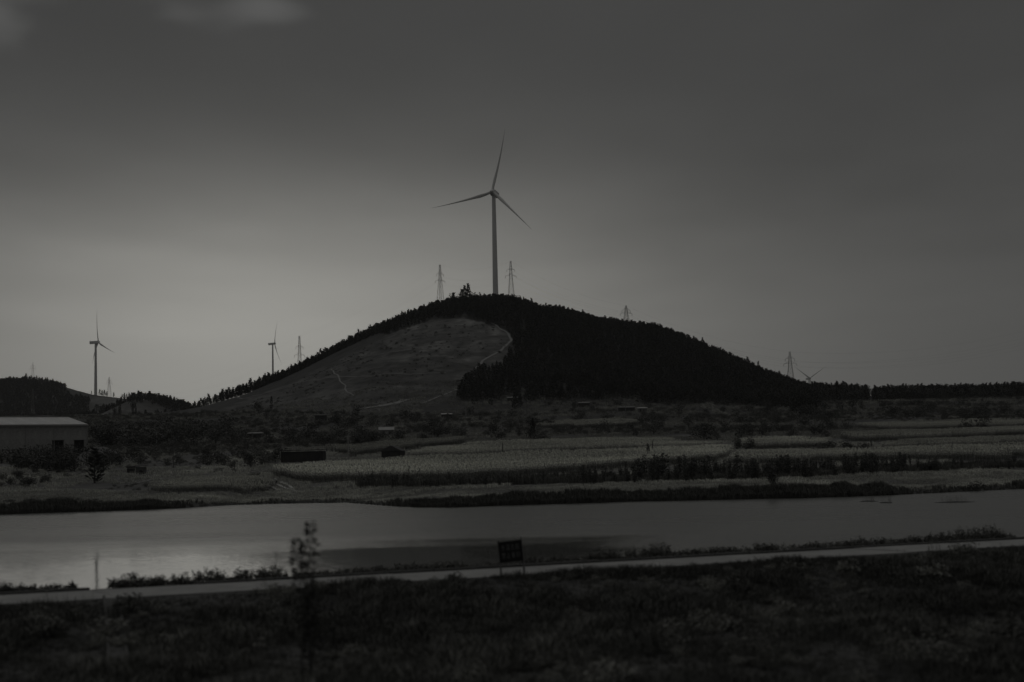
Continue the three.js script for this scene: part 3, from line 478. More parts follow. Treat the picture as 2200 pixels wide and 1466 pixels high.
wallRun('rubble_wall', 'broken pale stone wall among bushes left of the small house', [[655, 940], [740, 938]], 0.9, 0.4, 0.3);
{ // heap of soil beside the warehouse
  const p = hit(212, 990, 255), t = thing('soil_heap', 'bare heap of soil at the right end of the warehouse', 'soil heap', p), g = new THREE.ConeGeometry(6.5, 4.2, 28, 10, true); g.translate(0, 2.0, 0); const q = g.attributes.position; for (let i = 0; i < q.count; i++) { const x = q.getX(i), y = q.getY(i), z = q.getZ(i), k = 0.85 + 0.4 * fbm(x * 0.4 + 5, z * 0.4, 3); q.setXYZ(i, x * k * 1.2, Math.min(y * (0.9 + 0.25 * noise(x, z)), 3.4 + 0.2 * noise(x * 2, z * 2)), z * k); } g.computeVertexNormals(); mesh('soil', g, grey(0.11, 0.97, { bumpMap: mottled, bumpScale: 0.2 }), t);
}
// poles
function pole(label, u, v0, v1, opt = {}) {
  const q = hit(u, v1, 255), D = -q.z, H = (v1 - v0) / F * D, t = thing('utility_pole', label, 'pole', q, 'utility poles on the plain'), s = new Soup(); s.bar(V(0, -0.3, 0), V(opt.lean ?? 0, H, 0), 0.15, 0.09, 6); mesh('shaft', s.build(), grey(opt.l ?? 0.2), t);
  if (opt.arm) { const a = new Soup(); a.bar(V(-0.8, H - 0.5, 0), V(0.8, H - 0.5, 0), 0.06, 0.06); for (const x of [-0.7, 0.7]) a.bar(V(x, H - 0.5, 0), V(x, H - 0.25, 0), 0.05, 0.03); mesh('cross_arm', a.build(), M.steel, t); }
}
pole('dark pole in front of the warehouse gates', 170, 920, 968, { l: 0.05 });
pole('pale thin pole in front of the dark thicket', 336, 926, 960, { l: 0.3, arm: 1 });
pole('short pole at the right end of the warehouse trees', 372, 966, 1006, { l: 0.12 });
pole('tall pale pole right of the long dark shed', 748, 934, 990, { l: 0.3, arm: 1 });
pole('pale pole below the hill path', 1001, 866, 902, { l: 0.25 });
pole('pole in the middle of the central cornfield', 1080, 952, 988, { l: 0.08, arm: 1 });
pole('pole beside the lone bush in the upper cornfield', 1403, 948, 984, { l: 0.1 });
pole('pole beside the dark hedge in the right terraces', 1765, 950, 984, { l: 0.14 });
pole('thin pole by the huts in the scrub', 1344, 862, 892, { l: 0.18 });
pole('thin pole left of the pale weed strip', 1132, 872, 896, { l: 0.12 });
pole('pole among the saplings left of the long dark shed', 528, 938, 992, { l: 0.1, arm: 1 });

// ---------------------------------------------------------------- cornfields
const cornG = (() => {
  const r = rng(88), s = new Soup();
  for (let k = 0; k < 3; k++) {
    const x = (r() - 0.5) * 0.9, z = (r() - 0.5) * 0.9, h = 1.75 + 0.4 * r(), b = V(x, 0, z); s.bar(b, V(x, h, z), 0.018, 0.012, 3, 0.1);
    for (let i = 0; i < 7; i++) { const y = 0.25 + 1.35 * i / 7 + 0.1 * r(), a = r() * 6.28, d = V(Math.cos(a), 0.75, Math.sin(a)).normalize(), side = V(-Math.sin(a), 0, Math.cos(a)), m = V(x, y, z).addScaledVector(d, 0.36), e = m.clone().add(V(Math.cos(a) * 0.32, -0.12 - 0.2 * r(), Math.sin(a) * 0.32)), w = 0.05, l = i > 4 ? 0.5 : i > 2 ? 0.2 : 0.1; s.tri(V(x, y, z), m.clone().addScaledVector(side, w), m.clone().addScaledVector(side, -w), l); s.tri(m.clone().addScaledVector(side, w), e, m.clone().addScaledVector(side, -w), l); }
    for (let i = 0; i < 5; i++) { const a = r() * 6.28, d = V(Math.cos(a) * 0.5, 1, Math.sin(a) * 0.5).normalize(); s.leaf(V(x, h - 0.08, z), d, V(-Math.sin(a), 0, Math.cos(a)), 0.36, 0.1, 0.85); }
  }
  return s.build();
})();
function cornfield(label, poly, spacing, scale = 1, seed = 1, pale = 1) {
  const r = rng(900 + seed), P = poly.map(([u, v]) => { const q = hit(u, v, 255); return [q.x, -q.z]; }), xs = P.map((q) => q[0]), ds = P.map((q) => q[1]), spots = [];
  const x0 = Math.min(...xs), x1 = Math.max(...xs), d0 = Math.min(...ds), d1 = Math.max(...ds);
  for (let d = d0; d < d1; d += spacing) for (let x = x0; x < x1; x += spacing) { const X = x + (r() - 0.5) * spacing * 0.7, D = d + (r() - 0.5) * spacing * 0.7; const ex = (fbm(X * 0.15, D * 0.15 + seed, 3) - 0.5); if (!inside(P, X + ex * 9, D + ex * 16)) continue; const k = scale * (0.86 + 0.2 * fbm(X * 0.08, D * 0.08, 3) + 0.1 * r()); spots.push([V(X, ground(X, D) - 0.05, -D), k, r() * 6.28, pale * (0.7 + 0.6 * fbm(X * 0.05 + 4, D * 0.03, 3))]); }
  scatterStuff('cornfield', cornG, M.corn, spots, label, 'cornfield', true);
}
cornfield('large pale cornfield in the middle of the plain', [[585, 1024], [650, 1012], [880, 998], [1000, 994], [1240, 984], [1400, 976], [1560, 972], [1560, 990], [1300, 1010], [1100, 1025], [900, 1034], [760, 1037], [640, 1034]], 1.0, 1, 1);
cornfield('upper strip of pale corn behind the large middle field', [[880, 990], [890, 982], [1010, 966], [1200, 956], [1420, 954], [1500, 962], [1560, 966], [1560, 968], [1400, 971], [1240, 978], [1000, 988]], 1.1, 1, 2, 0.85);
cornfield('bright narrow corn terrace left of the dark hedge', [[1590, 962], [1600, 954], [1700, 952], [1790, 956], [1760, 966], [1600, 968]], 1.1, 1, 3, 0.9);
cornfield('lowest right corn terrace behind the lakeside saplings', [[1570, 986], [1760, 982], [1900, 980], [1990, 974], [2300, 970], [2300, 985], [1900, 994], [1570, 1000]], 1.1, 1, 4, 0.8);
cornfield('right corn terrace beside the dark hedge', [[1890, 966], [2000, 957], [2300, 948], [2300, 962], [1990, 968], [1900, 972]], 1.1, 1, 5, 0.75);
cornfield('second highest corn terrace at the right', [[1800, 942], [1900, 938], [2050, 934], [2300, 922], [2300, 935], [2000, 948], [1830, 952]], 1.2, 1, 6, 0.72);
cornfield('highest corn terrace at the right under the ridge wood', [[1840, 920], [1960, 914], [2150, 908], [2300, 912], [2300, 918], [1900, 930]], 1.3, 1, 7, 0.68);
cornfield('small corn plot by the water left of the garden', [[345, 1060], [350, 1043], [420, 1036], [560, 1034], [575, 1042], [568, 1062]], 0.75, 0.66, 8, 0.72);
cornfield('pale weedy corn strip in the scrub below the wood', [[1150, 920], [1200, 910], [1330, 906], [1390, 911], [1300, 920]], 1.3, 0.9, 9, 0.7);
cornfield('ragged corn behind the long dark shed', [[700, 972], [900, 956], [1000, 950], [1000, 955], [900, 966], [760, 984]], 1.3, 1, 10, 0.65);

// ---------------------------------------------------------------- scrub, thickets and saplings
const CLEAR = [[808, 925, 852, 960], [600, 980, 705, 1004], [820, 975, 872, 996], [290, 1000, 320, 1026], [945, 890, 975, 905], [1085, 850, 1120, 872], [1365, 872, 1395, 895], [1325, 876, 1365, 892], [110, 955, 186, 985], [535, 935, 562, 955], [676, 892, 706, 912], [742, 930, 754, 995]];
const clear = (u, v) => CLEAR.some(([a, b, c, d]) => u > a && u < c && v > b && v < d);
function zone(kind, name, label, category, group, poly, n, h0, h1, w0, w1, seed, mats) {
  const r = rng(seed), us = poly.map((q) => q[0]), vs = poly.map((q) => q[1]), u0 = Math.min(...us), u1 = Math.max(...us), v0 = Math.min(...vs), v1 = Math.max(...vs);
  for (let i = 0, tries = 0; i < n && tries < n * 30; tries++) { const u = lerp(u0, u1, r()), v = lerp(v0, v1, r()); if (!inside(poly, u, v) || clear(u, v)) continue; const p = hit(u, v, 240); plant(kind, name, label, category, group, p, lerp(h0, h1, r()), lerp(w0, w1, r()), r, Array.isArray(mats) ? mats[Math.floor(r() * mats.length)] : mats); i++; }
}
zone('bush', 'thicket_bush', 'dark bush in the thicket right of the warehouse', 'bush', 'thicket right of the warehouse', [[195, 930], [300, 922], [420, 922], [540, 930], [560, 955], [420, 960], [250, 964], [195, 960]], 64, 4, 7.5, 1.1, 1.7, 601, [M.bush, M.bushDark, M.bush, M.bushPale]);
zone('bush', 'warehouse_tree', 'dark tree in front of the warehouse wall', 'tree', 'trees in front of the warehouse', [[0, 985], [185, 984], [270, 1000], [180, 1022], [90, 1014], [0, 1004]], 44, 3, 5.2, 1.0, 1.6, 602, [M.bush, M.bushDark]);
zone('bush', 'shore_bush', 'low scrub bush on the rough ground below the warehouse', 'bush', 'scrub below the warehouse', [[0, 1015], [90, 1020], [140, 1036], [60, 1046], [0, 1046]], 12, 1.2, 2.2, 1.1, 1.6, 603, [M.bush, M.bushDark]);
zone('bush', 'plot_bush', 'bush in the scrub between the warehouse and the long dark shed', 'bush', 'scrub left of the long dark shed', [[270, 985], [400, 975], [580, 970], [640, 990], [600, 1004], [470, 1012], [380, 1006], [300, 1010]], 34, 1.6, 3.6, 1, 1.6, 604, [M.bush, M.bushDark, M.bushPale]);
zone('bush', 'valley_bush', 'dark bush on the valley floor below the grass hill face', 'bush', 'bushes below the grass hill face', [[560, 930], [640, 912], [760, 905], [900, 895], [1000, 890], [1140, 895], [1160, 925], [1150, 946], [960, 952], [880, 955], [700, 962], [570, 958]], 74, 2.6, 5.2, 1.1, 1.8, 605, [M.bush, M.bushDark]);
zone('bush', 'scrub_bush', 'bush in the scrub between the middle cornfield and the right wood', 'bush', 'scrub under the right wood', [[1150, 885], [1300, 868], [1500, 862], [1700, 880], [1820, 900], [1840, 925], [1780, 945], [1560, 952], [1400, 938], [1180, 948]], 90, 2.2, 5, 1, 1.8, 606, [M.bush, M.bushDark, M.bush]);
zone('bush', 'ridge_bush', 'dark bush along the foot of the right ridge wood', 'bush', 'bushes under the right ridge', [[1700, 868], [2200, 872], [2200, 905], [1850, 905], [1720, 896]], 36, 3, 6, 1.1, 1.8, 607, [M.bushDark, M.bush]);
zone('conifer', 'foot_conifer', 'dark conifer at the lower edge of the wood beside the grass face', 'tree', 'conifers at the lower edge of the wood', [[985, 866], [1030, 838], [1090, 810], [1180, 840], [1180, 878], [1060, 880]], 24, 6, 11, 0.8, 1.2, 608, M.pine);
for (const [u, v, h, w, lab] of [[203, 1039, 74, 1.45, 'dark columnar tree at the right of the warehouse trees'], [125, 1016, 48, 1.2, 'broad dark tree with trunk bases showing below the warehouse gates'], [160, 1014, 40, 1.3, 'broad dark tree under the right warehouse gate'], [35, 1004, 40, 1.1, 'round dark tree at the far left of the warehouse wall'], [62, 1046, 20, 2.2, 'low wide dark bush at the lake edge under the white wall'], [1145, 948, 48, 0.75, 'tall narrow dark bush above the middle cornfield'], [1165, 950, 26, 1.6, 'wide low dark bush right of the tall narrow bush'], [1308, 990, 22, 0.9, 'left bush of the pair standing in the middle cornfield'], [1334, 990, 22, 0.9, 'right bush of the pair standing in the middle cornfield'], [1393, 988, 34, 0.75, 'dark upright bush beside the pole in the upper cornfield'], [1455, 982, 24, 1.1, 'bush in the cornfield right of the upright bush by the pole'], [1490, 985, 16, 1.8, 'low bush at the right end of the middle cornfield'], [1582, 970, 34, 0.9, 'left of two dark bushes at the end of the bright terrace'], [1612, 970, 36, 0.9, 'right of two dark bushes at the end of the bright terrace'], [1770, 974, 26, 1.7, 'left bush of the dark hedge between the right terraces'], [1795, 976, 32, 1.5, 'tallest bush in the middle of the dark hedge between the terraces'], [1825, 974, 28, 1.6, 'bush right of the tallest one in the dark hedge'], [1855, 970, 24, 1.7, 'right end bush of the dark hedge between the terraces'], [2085, 932, 34, 1.1, 'left of the two dark trees on the highest right terrace'], [2115, 932, 40, 1.0, 'right of the two dark trees on the highest right terrace'], [555, 890, 30, 1.0, 'lone round tree on the lower left of the grass hill face'], [583, 882, 30, 0.7, 'lone slim tree right of the round tree on the grass face'], [768, 893, 26, 1.1, 'tree by the wide dirt lane under the hill'], [820, 945, 20, 1.5, 'bush in front of the small pale house'], [705, 955, 22, 1.6, 'bush behind the long dark shed'], [620, 992, 30, 1.3, 'dark bush against the left end of the long dark shed'], [2090, 1056, 22, 2, 'dark bush on the right shore by the reed islets'], [900, 1092, 18, 2, 'dark bush hanging over the water on the small point']]) {
  const r = rng(700 + u), p = hit(u, Math.min(v, 1086), 225); plant(w < 0.8 || u === 203 ? 'conifer' : 'bush', 'bush', lab, h > 30 ? 'tree' : 'bush', undefined, p, h / F * -p.z, w, r, M.bushDark);
}
for (const [u, v, h, lab] of [[1465, 886, 14, 'pale flowering bush left of the two brighter ones under the right wood'], [1520, 880, 18, 'bright pale bush highest in the scrub under the right wood'], [1540, 891, 16, 'bright pale bush just below the highest pale one']]) { const r = rng(1700 + u), p = hit(u, v, 300); plant('bush', 'pale_bush', lab, 'bush', undefined, p, h / F * -p.z, 1.8, r, M.grassPale); }
{ // saplings along the lake meadow
  const r = rng(811), line = (u) => table([[760, 1049], [1000, 1046], [1250, 1040], [1500, 1036], [1700, 1030], [1850, 1020], [2000, 1014], [2210, 1006]], u);
  for (let i = 0; i < 190; i++) { const u = 1240 + 720 * r(), p = hit(u, line(u) - 14 + 16 * r(), 225), tall = table([[1240, 2.6], [1330, 2.4], [1400, 4.3], [1440, 4.9], [1480, 3.6], [1560, 3.6], [1640, 3.4], [1720, 4], [1760, 2.6], [1850, 3.6], [1960, 2.6]], u) * (0.6 + 0.5 * r()); plant('sapling', 'lakeside_sapling', u < 1370 ? 'slim leafy sapling in the low left part of the lakeside row' : u < 1500 ? 'tall leafy sapling in the highest clump of the lakeside row' : u < 1740 ? 'slim leafy sapling in the middle of the lakeside row before the terraces' : 'slim leafy sapling in the right part of the lakeside row', 'sapling', u < 1370 ? 'low left saplings of the lakeside row' : u < 1500 ? 'highest sapling clump of the lakeside row' : u < 1740 ? 'middle saplings of the lakeside row' : 'right saplings of the lakeside row', p, tall, 1 + 0.6 * r(), r); }
  for (let i = 0; i < 60; i++) { const u = 770 + 480 * r(), p = hit(u, line(u) - 10 + 12 * r(), 225); plant('sapling', 'meadow_shrub', 'short leafy shrub in the dark belt below the middle cornfield', 'shrub', 'shrub belt below the middle cornfield', p, 1.3 + 1.2 * r() * r(), 1.2 + 0.6 * r(), r); }
  for (let i = 0; i < 26; i++) { const u = 1960 + 250 * r(), p = hit(u, line(u) - 8 + 10 * r(), 225); plant('sapling', 'meadow_shrub', 'short leafy shrub in the belt at the far right shore', 'shrub', 'shrub belt at the far right shore', p, 1.2 + 1.3 * r(), 1.2 + 0.6 * r(), r); }
  for (const [u, v, h, lab] of [[1253, 1046, 3.8, 'single tall sapling at the left end of the sapling row'], [1663, 1052, 4.4, 'sapling with drooping dark crown standing nearest the water'], [878, 1030, 2.6, 'thin sapling sticking up from the lower edge of the middle cornfield']]) { const p = hit(u, v, 225); plant('sapling', 'tall_sapling', lab, 'sapling', undefined, p, h, 1.2, r); }
}
{ // rough grass of the plain and the reeds of the shore: uncountable
  const r = rng(821), rough = [], reed = [], low = [];
  for (let i = 0; i < 70000; i++) { const D = 232 + 700 * Math.pow(r(), 1.5), X = D * (r() - 0.5) * 0.74, s = D - shore(X); if (s < 3) continue; const k = fbm(X * 0.06 + 30, D * 0.06, 3); if (fbm(X * 0.05 + 80, D * 0.02, 2) < 0.3) continue; rough.push([V(X, ground(X, D) - 0.04, -D), (0.5 + 1.0 * k) * (1 + (D - 230) / 600), r() * 6.28, (0.5 + 1.3 * k * k + 0.4 * r()) * (D > 470 ? 0.55 : 1)]); }
  for (let i = 0; i < 26000; i++) { const X = -95 + 200 * r(), s = 3 + 55 * r(), D = shore(X) + s, k = fbm(X * 0.1 + 11, D * 0.1, 3); rough.push([V(X, ground(X, D) - 0.04, -D), 0.35 + 0.8 * k * k, r() * 6.28, 0.35 + 1.5 * k * k + 0.4 * r()]); }
  for (let i = 0; i < 14000; i++) { const X = -100 + 210 * r(), s = Math.pow(r(), 1.3) * 5.5 - 0.4, D = shore(X) + s, bh = bankHeight(X); if (bh < 0.6 && r() < 0.75) continue; reed.push([V(X, ground(X, D) - 0.05, -D), (0.3 + 0.85 * fbm(X * 0.35, 2.2, 3) + 0.3 * r() * r()) * lerp(0.45, 1, smooth(0.3, 1.0, bh)), r() * 6.28, 0.55 + 0.6 * r()]); }
  scatterStuff('rough_grass', tuft(41, 16, 0.6, 0.45, 0.03, 0.9), M.grassFar, rough, 'rough grass and weeds over the plain beyond the lake', 'grass', true);
  scatterStuff('shore_reeds', tuft(42, 18, 1.5, 0.4, 0.022, 0.5), M.reed, reed, 'dark reeds along the far lake shore', 'reeds', true);
  for (let i = 0; i < 2600; i++) { const u = 770 + 1440 * r(), v = table([[760, 1049], [1000, 1046], [1250, 1040], [1500, 1036], [1700, 1030], [1850, 1020], [2000, 1014], [2210, 1006]], u) - 12 * r(), p = hit(u, v, 225); low.push([p, (u < 1260 ? 0.95 : 0.7) * (0.35 + 1.1 * fbm(p.x * 0.4, 7.7, 3) + 0.3 * r()), r() * 6.28, 0.6 + 0.7 * r()]); }
  scatterStuff('meadow_reeds', tuft(43, 22, 1.7, 0.6, 0.03, 0.45), M.reed, low, 'tall dark reeds in the belt between the cornfields and the lake', 'reeds', true);
}
{ // low scrub that covers the valley floor as one mass
  const r = rng(831), low = [[], []];
  for (let i = 0; i < 15000; i++) { const D = 440 + 480 * r(), X = D * (r() - 0.5) * 0.72, y = ground(X, D), [u, v] = seen(X, y, -D); if (inside(BARE, u, v) && v < 885) continue; if (u > 880 && v > 938 - (u - 880) * 0.01 && v < 1000 && D < 620) continue; if (fbm(X * 0.03 + 60, D * 0.03, 3) < 0.42) continue; if (clear(u, v)) continue; const h = 0.7 + 2.2 * r() * r(); low[r() < 0.5 ? 0 : 1].push([V(X, y - 0.15, -D), h * (1.3 + 0.6 * r()), r() * 6.28, 0.6 + 0.8 * r(), h]); }
  for (let i = 0; i < 1500; i++) { const D = 240 + 220 * r(), X = -D * (0.02 + 0.34 * r()), y = ground(X, D), [u, v] = seen(X, y, -D); if (D - shore(X) < 6 || clear(u, v) || (u > 330 && v > 1018) || u > 600) continue; if (fbm(X * 0.06 + 40, D * 0.04, 3) < 0.5) continue; const h = 0.4 + 1.1 * r() * r(); low[r() < 0.5 ? 0 : 1].push([V(X, y - 0.1, -D), h * (1.4 + 0.8 * r()), r() * 6.28, 0.7 + 1.2 * r(), h]); }
  low.forEach((q, k) => scatterStuff('low_scrub', bushG[k], M.bush, q, ['low dark scrub over the valley floor under the hill', 'low scrub thickets mixed over the valley floor'][k], 'scrub', true));
}
{ // low tufts and shrubs dotted over the grass face of the hill
  const r = rng(841), q = []; for (let i = 0; i < 5000; i++) { const D = 820 + 390 * r(), X = -250 + 260 * r(), y = ground(X, D); if (!onMain(X, D) || !bare(X, y, D) || fbm(X * 0.04 + 9, y * 0.12, 3) < 0.52) continue; const h = 0.4 + 1.3 * r() ** 4; q.push([V(X, y - 0.1, -D), h * 1.8, r() * 6.28, 0.7 + 1.3 * r(), h]); }
  scatterStuff('hill_scrub', bushG[1], M.bush, q, 'low tufts and shrubs dotted over the open grass hill face', 'scrub', true);
}
// reed islets in the lake
for (const [u, v, w, n, lab] of [[1866, 1078, 1.2, 12, 'left small reed islet in the water near the right shore'], [1904, 1081, 0.9, 10, 'thin middle reed islet in the water near the right shore'], [2052, 1080, 2.2, 26, 'largest dark reed islet in the water at the right']]) {
  const p = at(u, v, EYE / 1); const rr = sight(u, v), D = EYE * rr.z / rr.y; p.set(rr.x / -rr.z * D, -0.03, -D);
  const t = thing('reed_islet', lab, 'islet', p, 'reed islets'), mud = new THREE.SphereGeometry(1, 14, 6, 0, 6.29, 0, 1.57); mud.scale(w, 0.16, 0.9); const mp = mud.attributes.position; for (let i = 0; i < mp.count; i++) mp.setX(i, mp.getX(i) * (0.8 + 0.4 * noise(mp.getZ(i) * 3 + u, 2))); mud.computeVertexNormals(); mesh('mud_bank', mud, grey(0.03), t);
  const r = rng(u), s = new Soup(); for (let i = 0; i < n; i++) { const b = V((r() - 0.5) * w * 1.5, 0.04, (r() - 0.5) * 0.8), e = b.clone().add(V((r() - 0.5) * 0.3, 0.4 + 0.55 * r(), (r() - 0.5) * 0.3)); s.bar(b, e, 0.018, 0.008, 3); } mesh('reed_stems', s.build(), M.reed, t);
}
// a person working in the garden plot, bent over, white top and dark trousers
{
  const p = hit(594, 1042, 240), t = thing('person', 'person in a white top and dark trousers bending over the garden plot', 'person', p);
  const bones = [[-0.1, 0.05, 0.05, -0.11, 0.45, 0.1, 0.05, 0.065], [0.12, 0.05, -0.05, 0.12, 0.45, 0.06, 0.05, 0.065], [-0.11, 0.45, 0.1, -0.08, 0.82, -0.06, 0.068, 0.09], [0.12, 0.45, 0.06, 0.08, 0.82, -0.06, 0.068, 0.09], [0, 0.84, -0.06, 0.06, 1.02, 0.2, 0.13, 0.14], [0.06, 1.02, 0.2, 0.1, 1.08, 0.4, 0.14, 0.15], [0.1, 1.08, 0.4, 0.12, 1.1, 0.5, 0.06, 0.055], [0.12, 1.09, 0.56, 0.13, 1.06, 0.62, 0.09, 0.08], [-0.06, 1.04, 0.38, -0.12, 0.8, 0.5, 0.045, 0.04], [-0.12, 0.8, 0.5, -0.06, 0.58, 0.62, 0.038, 0.03], [0.26, 1.04, 0.38, 0.3, 0.8, 0.5, 0.045, 0.04], [0.3, 0.8, 0.5, 0.2, 0.58, 0.62, 0.038, 0.03], [-0.1, 0.04, 0.02, -0.1, 0.03, 0.2, 0.045, 0.035], [0.12, 0.04, -0.08, 0.12, 0.03, 0.1, 0.045, 0.035], [-0.06, 0.58, 0.62, -0.03, 0.5, 0.66, 0.028, 0.014], [0.2, 0.58, 0.62, 0.17, 0.5, 0.66, 0.028, 0.014]];
  for (const s of [0, 1]) for (let k = 0; k < 4; k++) bones.push([(s ? 0.18 : -0.04) + (k - 1.5) * 0.018, 0.52, 0.65, (s ? 0.175 : -0.035) + (k - 1.5) * 0.02, 0.44 + 0.01 * Math.abs(k - 1.5), 0.69, 0.01, 0.008]);
  const N = 64, mc = new MarchingCubes(N, grey(0.5), false, false, 60000); mc.isolation = 0;
  const size = 0.72; for (let k = 0; k < N; k++) for (let j = 0; j < N; j++) for (let i = 0; i < N; i++) {
    const x = (i / N * 2 - 1) * size, y = (j / N * 2 - 1) * size + 0.62, z = (k / N * 2 - 1) * size + 0.25; let d = 9;
    for (const [ax, ay, az, bx, by, bz, r0, r1] of bones) { const dx = bx - ax, dy = by - ay, dz = bz - az, h = clamp(((x - ax) * dx + (y - ay) * dy + (z - az) * dz) / (dx * dx + dy * dy + dz * dz), 0, 1), q = Math.hypot(x - ax - dx * h, y - ay - dy * h, z - az - dz * h) - lerp(r0, r1, h), m = Math.max(0.03 - Math.abs(d - q), 0) / 0.03; d = Math.min(d, q) - m * m * 0.0075; }
    mc.field[i + j * N + k * N * N] = -d;
  }
  mc.update(); const c = mc.count, g = new THREE.BufferGeometry(), ps = new Float32Array(mc.positionArray.slice(0, c * 3)), col = new Float32Array(c * 3);
  for (let i = 0; i < c; i++) { ps[i * 3] *= size; ps[i * 3 + 1] = ps[i * 3 + 1] * size + 0.62; ps[i * 3 + 2] = ps[i * 3 + 2] * size + 0.25; const y = ps[i * 3 + 1], z = ps[i * 3 + 2], l = y < 0.06 ? 0.03 : z > 0.5 || (y < 0.75 && z > 0.4) ? 0.25 : z > 0.0 && y > 0.75 ? 0.55 : 0.025; col.set([l, l, l * 0.95], i * 3); }
  g.setAttribute('position', new THREE.BufferAttribute(ps, 3)); g.setAttribute('color', new THREE.BufferAttribute(col, 3)); g.setAttribute('normal', new THREE.BufferAttribute(new Float32Array(mc.normalArray.slice(0, c * 3)), 3));
  mesh('body', g, new THREE.MeshStandardMaterial({ vertexColors: true, roughness: 0.9 }), t);
  const hat = new THREE.LatheGeometry([[0.24, 0], [0.12, 0.04], [0.1, 0.11], [0.001, 0.13]].map(([x, y]) => new THREE.Vector2(x, y)), 14); const hm = mesh('straw_hat', hat, grey(0.45), t); hm.position.set(0.125, 1.12, 0.57); hm.rotation.x = 0.7;
  t.rotation.y = -0.7; t.scale.setScalar(0.95);
}

// ---------------------------------------------------------------- near bank
{ // warning sign on the dyke
  const p = at(1103, 1236, 63.6); p.y = ground(p.x, 63.6) - 0.1; const t = thing('warning_sign', 'dark board on two posts with two rows of characters beside the dyke road', 'sign', p);
  t.rotation.set(0, 0.06, 0.085);
  const W2 = 0.92, H2 = 0.78, y0 = 0.68, pm = grey(0.16, 0.8), post = (x, h) => { const m = mesh('post', new THREE.CylinderGeometry(0.035, 0.04, h, 8).translate(x, h / 2, -0.05), pm, t); mesh('cap', new THREE.CylinderGeometry(0.05, 0.05, 0.03, 8).translate(x, h + 0.015, -0.05), grey(0.5), m); };
  post(-W2 / 2 + 0.01, y0 + H2 + 0.1); post(W2 / 2 - 0.01, y0 + H2 + 0.12);
  const cv = document.createElement('canvas'); cv.width = 512; cv.height = 434; const c = cv.getContext('2d'); c.fillStyle = '#141414'; c.fillRect(0, 0, 512, 434); c.strokeStyle = '#707070'; c.lineWidth = 9; c.lineCap = 'round';
  const G = {
    water: [[5, 0, 5, 9.5, 4, 9], [1, 3, 4, 3, 1.2, 8], [8.5, 2, 6, 4.2], [5.3, 4, 9.5, 8.5]], deep: [[1, 1, 2, 2], [0.5, 4, 1.5, 5], [0.5, 9, 2, 6.5], [3.5, 2.6, 3.5, 1, 9.5, 1, 9, 2.6], [5.5, 2, 4.5, 4], [7.3, 2, 8.5, 4], [3.5, 6, 9.5, 6], [6.5, 4.4, 6.5, 9.8], [6.2, 6.2, 3.5, 9], [6.8, 6.2, 9.6, 9]],
    danger: [[4, 0, 2.5, 2.5], [3.6, 1, 6.5, 1, 5.6, 2.7], [1.5, 2.9, 9.5, 2.9], [2.3, 2.9, 2, 6.5, 0.5, 9.8], [4, 4.8, 7.8, 4.8, 7.8, 6.8, 6.6, 6.6], [4, 4.8, 4, 9, 9.2, 9, 9.4, 7.6]], risk: [[1, 0.6, 1, 9.8], [1, 0.8, 3.2, 0.8, 2, 3.2, 3.2, 5, 2.4, 6.3, 1.3, 6], [6.8, 0, 3.8, 3.6], [6.8, 0, 9.8, 3.4], [5.2, 4, 8.4, 4], [4.6, 5.2, 5.4, 7.8], [6.5, 5, 7, 7.6], [9, 5, 7.8, 8.6], [4, 9.2, 9.8, 9.2]],
    forbid: [[0.5, 1.8, 4.4, 1.8], [2.5, 0.2, 2.5, 4.6], [2.3, 2, 0.5, 4], [2.7, 2, 4.2, 3.6], [5.5, 1.8, 9.6, 1.8], [7.5, 0.2, 7.5, 4.6], [7.3, 2, 5.6, 4], [7.7, 2, 9.6, 3.8], [2.5, 5.4, 7.5, 5.4], [1, 6.8, 9, 6.8], [5, 6.8, 5, 9.8], [3, 7.8, 1.6, 9.4], [7, 7.8, 8.6, 9.4]], stop: [[5.2, 0.4, 5.2, 9.2], [5.2, 4.2, 8.8, 4.2], [2.4, 4.4, 2.4, 9.2], [0.6, 9.3, 9.6, 9.3]],
    hang: [[7.6, 0.4, 2.4, 1.2], [0.8, 3, 9.4, 3], [0.4, 5.2, 9.8, 5.2], [0.8, 7.2, 9.4, 7.2], [5, 1, 5, 9.2], [2.8, 2, 2.8, 8], [7.3, 2, 7.3, 8], [1.6, 9.4, 8.6, 9.4]], fish: [[2, 0.3, 0.4, 3], [1.4, 2, 4.2, 2], [0.8, 4, 4, 4], [0.5, 6, 4.2, 6], [2.3, 4, 2.3, 9, 4.2, 7.8], [6.4, 0.4, 5, 3.4], [6, 2.2, 9.4, 2.2, 9.2, 8.6, 8.2, 9.4, 7.2, 8.6], [6, 4.4, 7.4, 6]],
  };
  [['water', 'deep', 'danger', 'risk'], ['forbid', 'stop', 'hang', 'fish']].forEach((row, j) => row.forEach((k, i) => { for (const st of G[k]) { c.beginPath(); for (let q = 0; q < st.length; q += 2) { const x = 44 + i * 112 + st[q] * 8.8, y = 48 + j * 184 + st[q + 1] * 14.2; q ? c.lineTo(x, y) : c.moveTo(x, y); } c.stroke(); } }));
  const tx = new THREE.CanvasTexture(cv); tx.colorSpace = THREE.SRGBColorSpace;
  const board = mesh('board', box(W2, H2, 0.03, 0, y0 + H2 / 2, 0), grey(0.012, 0.8), t);
  const face = new THREE.PlaneGeometry(W2 - 0.06, H2 - 0.06); face.translate(0, y0 + H2 / 2, 0.019); mesh('printed_face', face, new THREE.MeshStandardMaterial({ map: tx, roughness: 0.8 }), board);
  for (const s of [-1, 1]) { mesh('frame_rail', box(W2 + 0.02, 0.035, 0.05, 0, y0 + H2 / 2 + s * (H2 / 2 + 0.0), 0.004), grey(0.02), board); }
}
